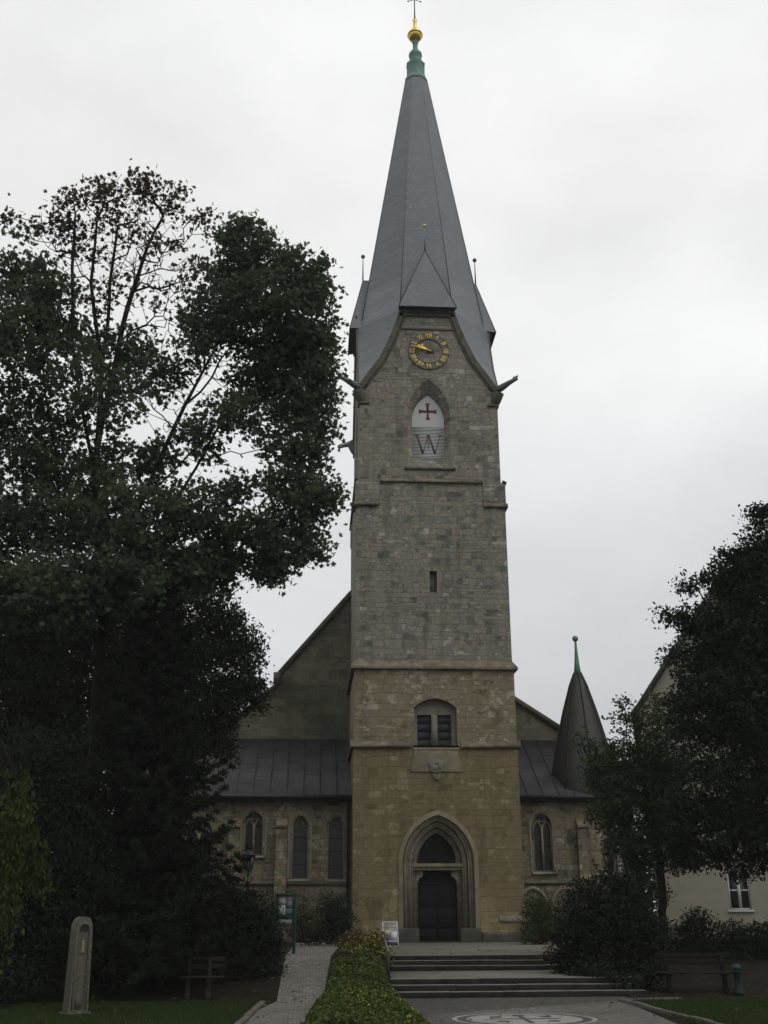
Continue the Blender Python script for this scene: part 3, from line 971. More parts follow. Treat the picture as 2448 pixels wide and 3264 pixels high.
# copper cap, gilt ball, cross
b = MB()
b.lathe((0, CY, 0), [(.73, 48.05), (.66, 48.25), (.56, 48.6), (.57, 49.35), (.60, 49.42)], 8, R(22.5))
cap = b.build('spire_cap', M['copper'], ch, smooth=False)
b = MB()
b.lathe((0, CY, 0), [(.44, 49.40), (.38, 49.78), (.34, 50.0), (.41, 50.12), (.40, 50.28), (.33, 50.36), (.23, 50.55), (.16, 50.62), (.15, 51.05), (.20, 51.15), (.20, 51.25), (.12, 51.32)], 16)
b.build('cap_stem', M['copper'], cap)
b = MB(); b.ball((0, CY, 51.72), .45, 24, .95); b.build('ball', M['gold'], cap, smooth=True)
b = MB(); b.lathe((0, CY, 51.72), [(.468, -.03), (.468, .03)], 24); b.build('ball_band', M['iron'], cap)
b = MB(); b.lathe((0, CY, 0), [(.14, 52.1), (.11, 52.3), (.10, 52.75), (.14, 52.85), (.13, 52.95)], 12); b.build('ball_neck', M['gold'], cap)
b = MB()
b.tube([(0, CY, 52.9), (0, CY, 53.6), (0, CY, 56.2)], [.05, .035, .025], 6)
b.tube([(-.55, CY, 55.2), (.55, CY, 55.2)], .028, 6)
for q in (20, 160, 200, 340):
    dx, dz = math.cos(R(q)) * .42, math.sin(R(q)) * .42
    b.tube([(0, CY, 54.55), (dx, CY, 54.55 + dz)], .02, 5)
    b.ball((dx, CY, 54.55 + dz), .05, 8)
for q in (0, 90, 180):
    b.ball((.55 * math.cos(R(q)), CY, 55.2 + (1.0 if q == 90 else 0)), .06, 8)
b.build('cross', M['iron'], cap)

# clock: painted ring on the stone, gilded roman numerals, gilded hands
CLZ = 28.06
yc = CY - H5
ck = MB()
def ring(b, r0, r1, y, n=56, cx=.06, cz=CLZ, th=.03):
    A = [(cx + r0 * math.cos(2 * math.pi * i / n), y, cz + r0 * math.sin(2 * math.pi * i / n)) for i in range(n)]
    B = [(cx + r1 * math.cos(2 * math.pi * i / n), y, cz + r1 * math.sin(2 * math.pi * i / n)) for i in range(n)]
    B2 = [(x, y + th, z) for x, _, z in B]; A2 = [(x, y + th, z) for x, _, z in A]
    b.loft(A, B); b.loft(B, B2); b.loft(A2, A)
ring(ck, .70, 1.03, yc - .03)
clock = ck.build('clock_face', M['clockring'], ch)
b = MB(); ring(b, 1.02, 1.045, yc - .045, th=.045); ring(b, .685, .705, yc - .045, th=.045)
b.build('clock_rim', M['iron'], clock)
b = MB(); b.box(.06 - .10, .06 + .26, yc - .012, yc + .02, CLZ - .12, CLZ + .28); b.build('clock_boss', M['trim_dark'], clock)
NUM = ['XII', 'I', 'II', 'III', 'IIII', 'V', 'VI', 'VII', 'VIII', 'IX', 'X', 'XI']
wd = {'I': .085, 'V': .17, 'X': .17}
for i, s in enumerate(NUM):
    b = MB()
    tot = sum(wd[c] for c in s)
    x = -tot / 2
    for c in s:
        cxx = x + wd[c] / 2
        hh = .15
        def st(xa, za, xb, zb, t=.052):
            d = Vector((xb - xa, 0, zb - za)).normalized()
            n = Vector((-d.z, 0, d.x)) * t / 2
            a_, b_ = Vector((xa, 0, za)), Vector((xb, 0, zb))
            b.prism([((a_ - n).x, (a_ - n).z), ((b_ - n).x, (b_ - n).z), ((b_ + n).x, (b_ + n).z), ((a_ + n).x, (a_ + n).z)][::-1], -.03, 0)
        if c == 'I': st(cxx, -hh, cxx, hh)
        if c == 'V': st(cxx - .065, hh, cxx, -hh); st(cxx + .065, hh, cxx, -hh, .034)
        if c == 'X': st(cxx - .065, hh, cxx + .065, -hh); st(cxx + .065, hh, cxx - .065, -hh, .034)
        x += wd[c]
    q = R(30 * i)
    b.xf(Matrix.Translation((.06, yc - .035, CLZ)) @ Matrix.Rotation(q, 4, 'Y') @ Matrix.Translation((0, 0, .865)))
    b.build('numeral', M['gold_paint'], clock)
def hand(name, ang, L, wd_, orn, y):
    b = MB()
    b.prism([(-wd_ * .5, -.12), (wd_ * .5, -.12), (wd_ * .9, L * .55), (wd_ * .3, L), (-wd_ * .3, L), (-wd_ * .9, L * .55)][::-1], -.03, 0)
    if orn:
        for s in (-1, 1):
            b.prism([(s * .02, L * .60), (s * .17, L * .66), (s * .15, L * .80), (s * .03, L * .74)][::-s], -.028, -.002)
        b.prism([(-.1, L * .84), (.1, L * .84), (0, L * 1.12)], -.026, -.004)
    b.xf(Matrix.Translation((.06, y, CLZ)) @ Matrix.Rotation(ang, 4, 'Y'))
    return b.build(name, M['gold'], clock)
hand('hour_hand', R(298), .62, .07, True, yc - .09)
hand('minute_hand', R(287), .98, .045, False, yc - .13)

# gabled west wall of the nave, roofs behind
GY = 6.5
gab = [(-12.5, -.05), (-12.5, 8.4), (-9.4, 10.35), (-7.38, 12.15), (-7.45, 12.2), (-7.45, 12.62), (-7.2, 12.62), (-3.5, 17.0), (.2, 12.62), (.45, 12.62), (.45, 12.2), (3.5, 12.2), (4.9, 11.29), (7.1, 9.87), (8.5, 8.97), (8.5, -.05)]
b = MB(); b.prism(gab, GY, GY + .7)
b.build('nave_gable_wall', M['gable'], ch)
b = MB()
def coping(b, p, q, w=.22, y0=GY - .12, y1=GY + .8):
    d = Vector((q[0] - p[0], q[1] - p[1])).normalized()
    n = Vector((-d.y, d.x)) * w
    b.prism([p, q, (q[0] + n.x, q[1] + n.y), (p[0] + n.x, p[1] + n.y)], y0, y1)
for p, q, w_ in (((-7.3, 12.5), (-3.5, 17.0), .22), ((-3.5, 17.0), (.3, 12.5), .22), ((-12.5, 8.4), (-9.4, 10.35), .12), ((-9.4, 10.35), (-7.3, 12.15), .12),
                ((3.5, 12.2), (7.1, 9.87), .24), ((7.1, 9.87), (8.6, 8.9), .24)):
    b = MB(); coping(b, p, q, w_); b.build('gable_coping', M['trim_dark'], ch)
b = MB(); b.box(-7.55, -7.2, GY - .15, GY + .8, 12.15, 12.75); b.build('kneeler', M['trim_dark'], ch)
b = MB(); b.tube([(-3.5, GY + .3, 17.0), (-3.5, GY + .3, 18.0)], [.07, .02], 6); b.ball((-3.5, GY + .3, 18.05), .09, 8)
b.build('finial', M['iron'], ch)
b = MB(); b.prism([(x, z - .12 if z > 1 else z) for x, z in gab], GY + .7, GY + 30)
b.build('nave_roof', M['slate_dark'], ch)

# low front range left and right of the tower
AY = 2.0
ZE = 6.15
def lancet(cx, w, z0, za, rise=None): return arch(w, z0, za - (rise or w * 1.25), za, 8, cx)
left_w = [(-7.97 - .1, .42, 3.62, 5.5, 2), (-5.99, .36, 2.62, 5.32, 1), (-4.37, .36, 2.6, 5.27, 1), (-10.5, .60, 2.63, 5.3, 2), (-12.4, .5, 2.63, 5.3, 2)]
right_w = [(5.02, .43, 2.9, 5.42, 2), (7.72, .38, 2.86, 5.43, 2)]
def range_wall(name, x0, x1, ws, label):
    b = MB()
    b.holed([(x0, -.05), (x1, -.05), (x1, ZE), (x0, ZE)], [lancet(*q[:4]) for q in ws], AY, .32)
    b.face([(x0, GY, -.05), (x0, AY, -.05), (x0, AY, ZE), (x0, GY, 9.0)])
    b.face([(x1, AY, -.05), (x1, GY, -.05), (x1, GY, 9.0), (x1, AY, ZE)])
    wall = b.build('aisle_wall', M['annex'], ch)
    tag(wall, label)
    for cx, w_, z0, za, nl in ws:
        fr = MB()
        o = lancet(cx, w_ + .17, z0 - .02, za + .2); n_ = lancet(cx, w_ - .02, z0, za)
        fr.loft(P3(o, AY - .03), P3(n_, AY + .05), False); fr.loft(P3(o, AY + .02), P3(o, AY - .03), False)
        fr.prismx([(AY - .10, z0 - .14), (AY - .10, z0 - .06), (AY + .3, z0 + .05), (AY + .3, z0 - .14)], cx - w_ - .14, cx + w_ + .14)
        fr = fr.build('window', M['trim'], ch)
        b = MB(); b.holed(n_, [], AY + .30, 0); b.build('pane', M['glass'], fr)
        b = MB()
        if nl == 2:
            zs = za - w_ * 1.25
            b.box(cx - .045, cx + .045, AY + .15, AY + .26, z0, zs + .02)
            for s in (-1, 1):
                aa = arch(w_ / 2 - .02, zs - .25, zs - .22, zs + .22, 5, cx + s * w_ / 2)
                b.tube(P3(aa, AY + .2), .042, 5)
                b.tube([(cx + s * (w_ - .01), AY + .2, z0), (cx + s * (w_ - .01), AY + .2, zs)], .045, 5)
            k8 = [(cx + .15 * math.cos(R(45 * i)), AY + .2, zs + .33 + .15 * math.sin(R(45 * i))) for i in range(9)]
            b.tube(k8, .035, 5, False)
        else:
            zs = za - w_ * 1.25
            b.tube(P3(lancet(cx, w_ - .03, z0, za - .03), AY + .2), .05, 5)
            for s in (-1, 1):
                b.tube([(cx + s * (w_ - .05), AY + .2, zs - .02), (cx + s * .17, AY + .2, zs - .05), (cx + s * .1, AY + .2, zs + .2), (cx, AY + .2, za - .1)], .028, 5)
        b.build('tracery', M['trim_pale'], fr)
        for i in range(1, 4):
            b = MB().box(cx - w_ + .03, cx + w_ - .03, AY + .28, AY + .295, z0 + (za - z0) * i / 4.6, z0 + (za - z0) * i / 4.6 + .03)
            b.build('glazing_bar', M['iron'], fr)
    return wall
range_wall('left', -14.0, -3.6, left_w, 'mottled stone wall of the low range left of the tower')
range_wall('right', 3.6, 9.3, right_w, 'mottled stone wall of the low range right of the tower')
b = MB()
for x0, x1 in ((-14, -3.7), (3.7, 9.3)):
    b = MB()
    b.prismx([(AY + .02, 2.40), (AY - .10, 2.36), (AY - .10, 2.44), (AY + .02, 2.56)], x0, x1)
    b.build('sill_course', M['trim_dark'], ch)
for x0 in (-7.07, -9.15, 6.55):                               # flat buttresses
    b = MB(); b.prismx([(AY + .02, -.05), (AY - .42, -.05), (AY - .42, 2.5), (AY - .30, 2.7), (AY - .30, 4.75), (AY - .38, 4.78), (AY - .38, 4.88), (AY + .02, 5.2)], x0, x0 + .52)
    b.build('buttress', M['annex'], ch, bevel=.02)
b = MB()
for cx in (4.42, 5.9):
    b = MB().tube(P3(arch(.62, .8, 1.45, 2.2, 8, cx), AY - .02), .09, 6)
    b.build('blind_arch', M['trim'], ch)
for x0, x1 in ((-14.2, -3.62), (3.62, 9.5)):                  # lean-to roofs with standing seams
    b = MB()
    sl = [(1.62, ZE + .02), (GY + .05, 9.42)]
    b.prismx([sl[0], sl[1], (sl[1][0], sl[1][1] - .14), (sl[0][0], sl[0][1] - .14)][::-1], x0, x1)
    rf = b.build('aisle_roof', M['metal_roof'], ch)
    b = MB()
    n = int((x1 - x0) / .72)
    dx, dz = sl[1][0] - sl[0][0], sl[1][1] - sl[0][1]
    for i in range(1, n):
        x = x0 + (x1 - x0) * i / n
        b.prismx([(sl[0][0], sl[0][1] + .002), (sl[1][0], sl[1][1] + .002), (sl[1][0], sl[1][1] + .05), (sl[0][0], sl[0][1] + .05)][::-1], x - .011, x + .011)
        for j in range(3):
            t = ((i * 37 % 11) / 11 + j) / 3
            y, z = sl[0][0] + dx * t, sl[0][1] + dz * t
            b.prismx([(y, z + .004), (y + .03, z + .022), (y + .03, z + .006)], x + .02, x + (x1 - x0) / n - .02)
    b.build('standing_seam', M['metal_roof'], rf)
    b = MB()
    b.tube([(x0, 1.56, ZE - .04), (x1, 1.56, ZE - .04)], .085, 8)
    b.box(x0, x1, 1.64, AY + .05, ZE - .22, ZE - .13)
    b.build('gutter', M['iron'], rf)
b = MB(); b.tube([(-3.84, 1.58, ZE - .08), (-3.84, 1.86, ZE - .5), (-3.84, 1.86, 0)], .06, 8); b.build('downpipe', M['iron'], ch)
b = MB(); b.tube([(8.42, 1.56, ZE - .08), (8.42, 1.80, ZE - .5), (8.42, 1.80, .1)], .085, 8)
for z in (1.2, 2.6, 4.0): b.tube([(8.42, 1.80, z), (8.42, 1.80, z + .08)], .105, 8)
tag(b.build('downpipe', M['pipe_white'], ch), 'pale downpipe at the right end of the church')

# stair turret with its pointed roof
tx, ty = 7.42, 3.3
b = MB()
prof = [(1.62, 6.55), (1.52, 7.35), (1.22, 8.8), (.82, 10.3), (.42, 11.6), (.17, 12.2)]
b.lathe((tx, ty, 0), [(1.62, 6.0)] + prof, 8, R(0))
tr = b.build('turret_roof', M['slate_turret'], ch)
for k in range(8):
    q = R(45 * k)
    b = MB().tube([(tx + (r_ + .01) * math.cos(q), ty + (r_ + .01) * math.sin(q), z_) for r_, z_ in prof], .04, 6)
    b.build('hip_flashing', M['iron'], tr)
b = MB(); b.lathe((tx, ty, 0), [(.20, 12.05), (.13, 12.6), (.08, 13.2), (.05, 13.8)], 8); b.build('turret_cap', M['copper_bright'], tr)
b = MB(); b.ball((tx, ty, 13.92), .15, 12); b.build('finial_ball', M['copper'], tr)
b = MB(); b.lathe((tx, ty, 0), [(1.42, -.05), (1.42, 6.1)], 8); b.build('turret_wall', M['annex'], ch)

# ------------------------------------------------------------------ house on the right
hs = empty('house', ((10.671, 4.000, -0.102)[0], 4.0, 0), R(-17))
tag(hs, 'cream rendered house with a steep dark gable roof beside the church', 'house')
HE = (0.929, 10.504)[1]
b = MB()
hw = [((3.308, 1.241)[0], (3.308, 1.241)[1], .95, 1.68), ((4.035, 7.707)[0], (4.035, 7.707)[1], .95, 1.7), (7.2, 5.3, .95, 1.7), (7.2, 1.25, .95, 1.7), (5.4, 9.3, .9, 1.5)]
holes = [[(x, z), (x + w_, z), (x + w_, z + h), (x, z + h)] for x, z, w_, h in hw]
b.holed([(0, -.05), (9.6, -.05), (9.6, HE), (4.8, HE + 6.6), (0, HE)], holes, 0, .22)
b.face([(0, 0, -.05), (0, 0, HE), (0, 14, HE), (0, 14, -.05)])
b.face([(9.6, 0, -.05), (9.6, 14, -.05), (9.6, 14, HE), (9.6, 0, HE)])
b.build('wall', M['house'], hs)
b = MB()
for s in (-1, 1):
    p, q = (4.8, HE + 6.65), (4.8 + s * 5.2, HE - .55)
    b.prism([p, q, (q[0] + s * .02, q[1] + .38), (p[0], p[1] + .42)][::s], -.3, 14.3)
b.build('roof', M['slate_dark'], hs)
for x, z, w_, h in hw:
    b = MB()
    t = .07
    b.box(x, x + t, .08, .17, z, z + h); b.box(x + w_ - t, x + w_, .08, .17, z, z + h)
    b.box(x + t, x + w_ - t, .08, .17, z, z + t); b.box(x + t, x + w_ - t, .08, .17, z + h - t, z + h)
    b.box(x + w_ / 2 - .07, x + w_ / 2 + .07, .07, .17, z + t, z + h - t)
    for x0, x1 in ((x + t, x + w_ / 2 - .07), (x + w_ / 2 + .07, x + w_ - t)):
        b.box(x0, x1, .09, .16, z + h * .48, z + h * .48 + .07)
    fr = b.build('window', M['frame_white'], hs)
    b = MB(); b.box(x + .02, x + w_ - .02, .18, .2, z + .02, z + h - .02); b.build('pane', M['glass'], fr)
    b = MB(); b.box(x - .1, x + w_ + .1, -.10, .1, z - .10, z - .004); b.build('sill', M['frame_white'], fr, bevel=.01)

# ------------------------------------------------------------------ plants
def _star(L): return np.array([(r * math.cos(R(a)), r * math.sin(R(a)), .22 * abs(r * math.cos(R(a)))) for a, r in L])
MAPLE = _star([(-90, .30), (-28, .50), (4, .27), (36, .62), (62, .30), (90, .68), (118, .30), (144, .62), (176, .27), (208, .50)])
OVAL = np.array([(0, -.5, 0), (.24, -.15, .06), (.22, .2, .06), (0, .55, 0), (-.22, .2, .06), (-.24, -.15, .06)])
NEEDLE = np.array([(-.07, -.5, 0), (.07, -.5, 0), (.05, .3, .02), (0, .6, 0), (-.05, .3, .02)])
PETAL = _star([(i * 30, .5 if i % 2 else .34) for i in range(12)])
BLADE = np.array([(-.06, 0, 0), (.06, 0, 0), (.015, 1, 0)])

def unit(a): return a / np.maximum(np.linalg.norm(a, axis=1, keepdims=True), 1e-9)

def leaf_mesh(name, pos, size, tmpl, mat, rng, parent=None, up=.5, axis=None, loc=None):
    """one mesh of many small leaves; every leaf has its own tilt and turn"""
    n = len(pos)
    nor = unit(rng.normal(size=(n, 3)) + np.array([0, 0, up]))
    ax = unit(rng.normal(size=(n, 3))) if axis is None else unit(axis + rng.normal(size=(n, 3)) * .35)
    ty = ax if axis is not None else unit(np.cross(nor, ax))
    tx = unit(np.cross(ty, nor))
    nz = np.cross(tx, ty)
    s = (size * rng.uniform(.7, 1.25, n))[:, None, None] if not hasattr(size, '__len__') else size[:, None, None]
    V = pos[:, None, :] + s * (tmpl[None, :, 0:1] * tx[:, None, :] + tmpl[None, :, 1:2] * ty[:, None, :] + tmpl[None, :, 2:3] * nz[:, None, :])
    k = len(tmpl)
    return arr_mesh(name, V.reshape(-1, 3), np.full(n, k), np.arange(n * k), mat, parent, False, loc)

def frusta(A, B, ra, rb, n=5):
    """separate tapered pieces from A to B, vectorised"""
    d = unit(B - A)
    h = np.where(np.abs(d[:, 2:3]) > .9, np.array([[0, 1.0, 0]]), np.array([[0, 0, 1.0]]))
    u = unit(np.cross(d, h))
    v = np.cross(d, u)
    q = np.arange(n) * 2 * math.pi / n
    c = u[:, None, :] * np.cos(q)[None, :, None] + v[:, None, :] * np.sin(q)[None, :, None]
    V = np.concatenate([A[:, None, :] + c * ra[:, None, None], (B + d * rb[:, None] * .6)[:, None, :] + c * rb[:, None, None]], 1)
    m = len(A)
    j = np.arange(n)
    f = np.stack([j, (j + 1) % n, (j + 1) % n + n, j + n], 1)
    L = (np.arange(m)[:, None, None] * 2 * n + f[None]).reshape(-1)
    return V.reshape(-1, 3), np.full(m * n, 4), L

def lobe_points(lobes, base, leaf, K, rng, per=16, sq=.85):
    """cluster points and leaf points spread through a set of round masses"""
    att, lf = [], []
    for (x, y, z, r), dens in lobes:
        nl = int(K * dens * r * r / leaf ** 2)
        na = max(4, nl // per)
        d = unit(rng.normal(size=(na, 3)))
        a = np.array([x, y, z]) + d * (rng.uniform(0, 1, (na, 1)) ** (1 / 2.1)) * r * np.array([1, 1, sq])
        att.append(a)
        i = rng.integers(0, na, nl)
        lf.append(a[i] + rng.normal(size=(nl, 3)) * np.array([1, 1, .6]) * leaf * 1.35)
    return np.concatenate(att), np.concatenate(lf)

def skeleton(start, att, rng, step=.5, wlen=.22, wander=.09, limbs=()):
    """branches: every cluster point hooks on to the nearest node of what has grown so far"""
    P = np.zeros((len(start) + 60 * len(limbs) + len(att) * 14, 3))
    par = np.full(len(P), -1)
    plen = np.zeros(len(P))
    n = len(start)
    P[:n] = start
    for i in range(1, n):
        par[i] = i - 1
        plen[i] = plen[i - 1] + np.linalg.norm(P[i] - P[i - 1]) * .35
    o = np.argsort(np.linalg.norm(att - P[n - 1], axis=1))
    tips = []
    n0 = max(1, n // 2)
    for lb in limbs:
        lb = np.array(lb)
        j = int(np.argmin(np.linalg.norm(P[:n] - lb[0], axis=1)))
        prev = j
        pts = np.concatenate([P[j][None], lb[1:]])
        for a, c in zip(pts[:-1], pts[1:]):
            k = max(2, int(np.linalg.norm(c - a) / .6))
            sd = rng.normal(size=3) * .07
            for q in range(1, k + 1):
                P[n] = a + (c - a) * q / k + sd * math.sin(math.pi * q / k)
                par[n] = prev
                plen[n] = plen[prev] + np.linalg.norm(P[n] - P[prev]) * .45
                prev = n
                n += 1
        tips.append(prev)
    for a in att[o]:
        d = np.linalg.norm(P[n0:n] - a, axis=1)
        up = np.maximum(P[n0:n, 2] - a[2], 0)                # limbs would rather climb than hang
        j = int(np.argmin(d + wlen * plen[n0:n] + .5 * up)) + n0
        L = np.linalg.norm(a - P[j])
        if L < .05: continue
        k = min(12, max(1, int(L / step)))
        prev = j
        p0 = P[j].copy()
        side = rng.normal(size=3) * L * wander
        for s in range(1, k + 1):
            t = s / k
            q = p0 + (a - p0) * t + np.array([0, 0, 1]) * L * .10 * math.sin(math.pi * t) + side * math.sin(math.pi * t)
            if n >= len(P): break
            P[n] = q
            par[n] = prev
            plen[n] = plen[prev] + L / k
            prev = n
            n += 1
        tips.append(prev)
    P, par = P[:n], par[:n]
    w = np.zeros(n)
    w[tips] = 1
    for i in range(n - 1, 0, -1):
        if par[i] >= 0: w[par[i]] += w[i]
    return P, par, w

def tree(name, label, root, trunk, lobes, leaf, K, mat, tmpl, seed, cat='tree', rtip=.011, pw=.47, frac=.4, group=None, dry=None, up=.4, rmin=.012, per=16, limbs=(), bare=()):
    rng = np.random.default_rng(seed)
    t = empty(name, root)
    tag(t, label, cat, group)
    o = np.array(root)
    att, lf = lobe_points(lobes, o, leaf, K, rng, per)
    start = [np.array(root)]
    for p in trunk:
        a = start[-1]
        p = np.array(p)
        for s in range(1, 5): start.append(a + (p - a) * s / 4 + rng.normal(size=3) * .03)
    sel = att[rng.uniform(size=len(att)) < frac]
    dr_a = None
    if dry:
        att2, lf2 = lobe_points(dry, o, leaf, K, rng, 6)
        sel = np.concatenate([sel, att2])
    for (x, y, z, r_), m in bare:                            # leafless twigs
        d = unit(rng.normal(size=(m, 3)))
        sel = np.concatenate([sel, np.array([x, y, z]) + d * rng.uniform(0, 1, (m, 1)) ** .4 * r_])
    P, par, w = skeleton(np.array(start), sel, rng, limbs=limbs)
    rad = np.maximum(rtip * w ** pw, rmin)
    c = np.arange(1, len(P))
    big = rad[c] > .05
    V, S, L = frusta(P[par[c]] - o, P[c] - o, np.minimum(rad[par[c]], rad[c] * 1.35), rad[c], 6)
    arr_mesh('trunk', V, S, L, M['bark'], t)
    leaf_mesh('crown', lf - o, leaf, tmpl, mat, rng, t, up)
    if dry:
        q = leaf_mesh('crown', lf2 - o, leaf, tmpl, M['leaf_maple_dry'], rng, t, up)
        tag(q, 'thin turning leaves at the top of the crown')
    return t

def shrub(name, label, root, lobes, leaf, K, mat, seed, tmpl=OVAL, cat='bush', group=None, bloom=None, nb=0, bs=.06, part='foliage', bpart='blossom'):
    rng = np.random.default_rng(seed)
    t = empty(name, root)
    tag(t, label, cat, group or ('bushes around the church square' if name == 'bush' else None))
    o = np.array(root)
    att, lf = lobe_points(lobes, o, leaf, K, rng, 14, .95)
    k = lf[:, 2] > root[2] - .02
    lf = lf[k]
    leaf_mesh(part, lf - o, leaf, tmpl, mat, rng, t, .35)
    A = np.repeat(np.array([[0, 0, 0.0]]), 26, 0) + rng.normal(size=(26, 3)) * np.array([.12, .12, 0])
    B = att[rng.integers(0, len(att), 26)] - o
    V, S, L = frusta(A, B, np.full(26, .02), np.full(26, .008), 5)
    arr_mesh('stem', V, S, L, M['bark'], t)
    if bloom:
        cand = att[np.argsort(-(att[:, 2] - .8 * att[:, 1]))][: int(len(att) * .45)]
        i = rng.integers(0, len(cand), nb)
        b = cand[i] + rng.normal(size=(nb, 3)) * leaf * 1.5 + np.array([0, -.10, .09])
        leaf_mesh(bpart, b - o, bs, PETAL, bloom, rng, t, .6)
    return t

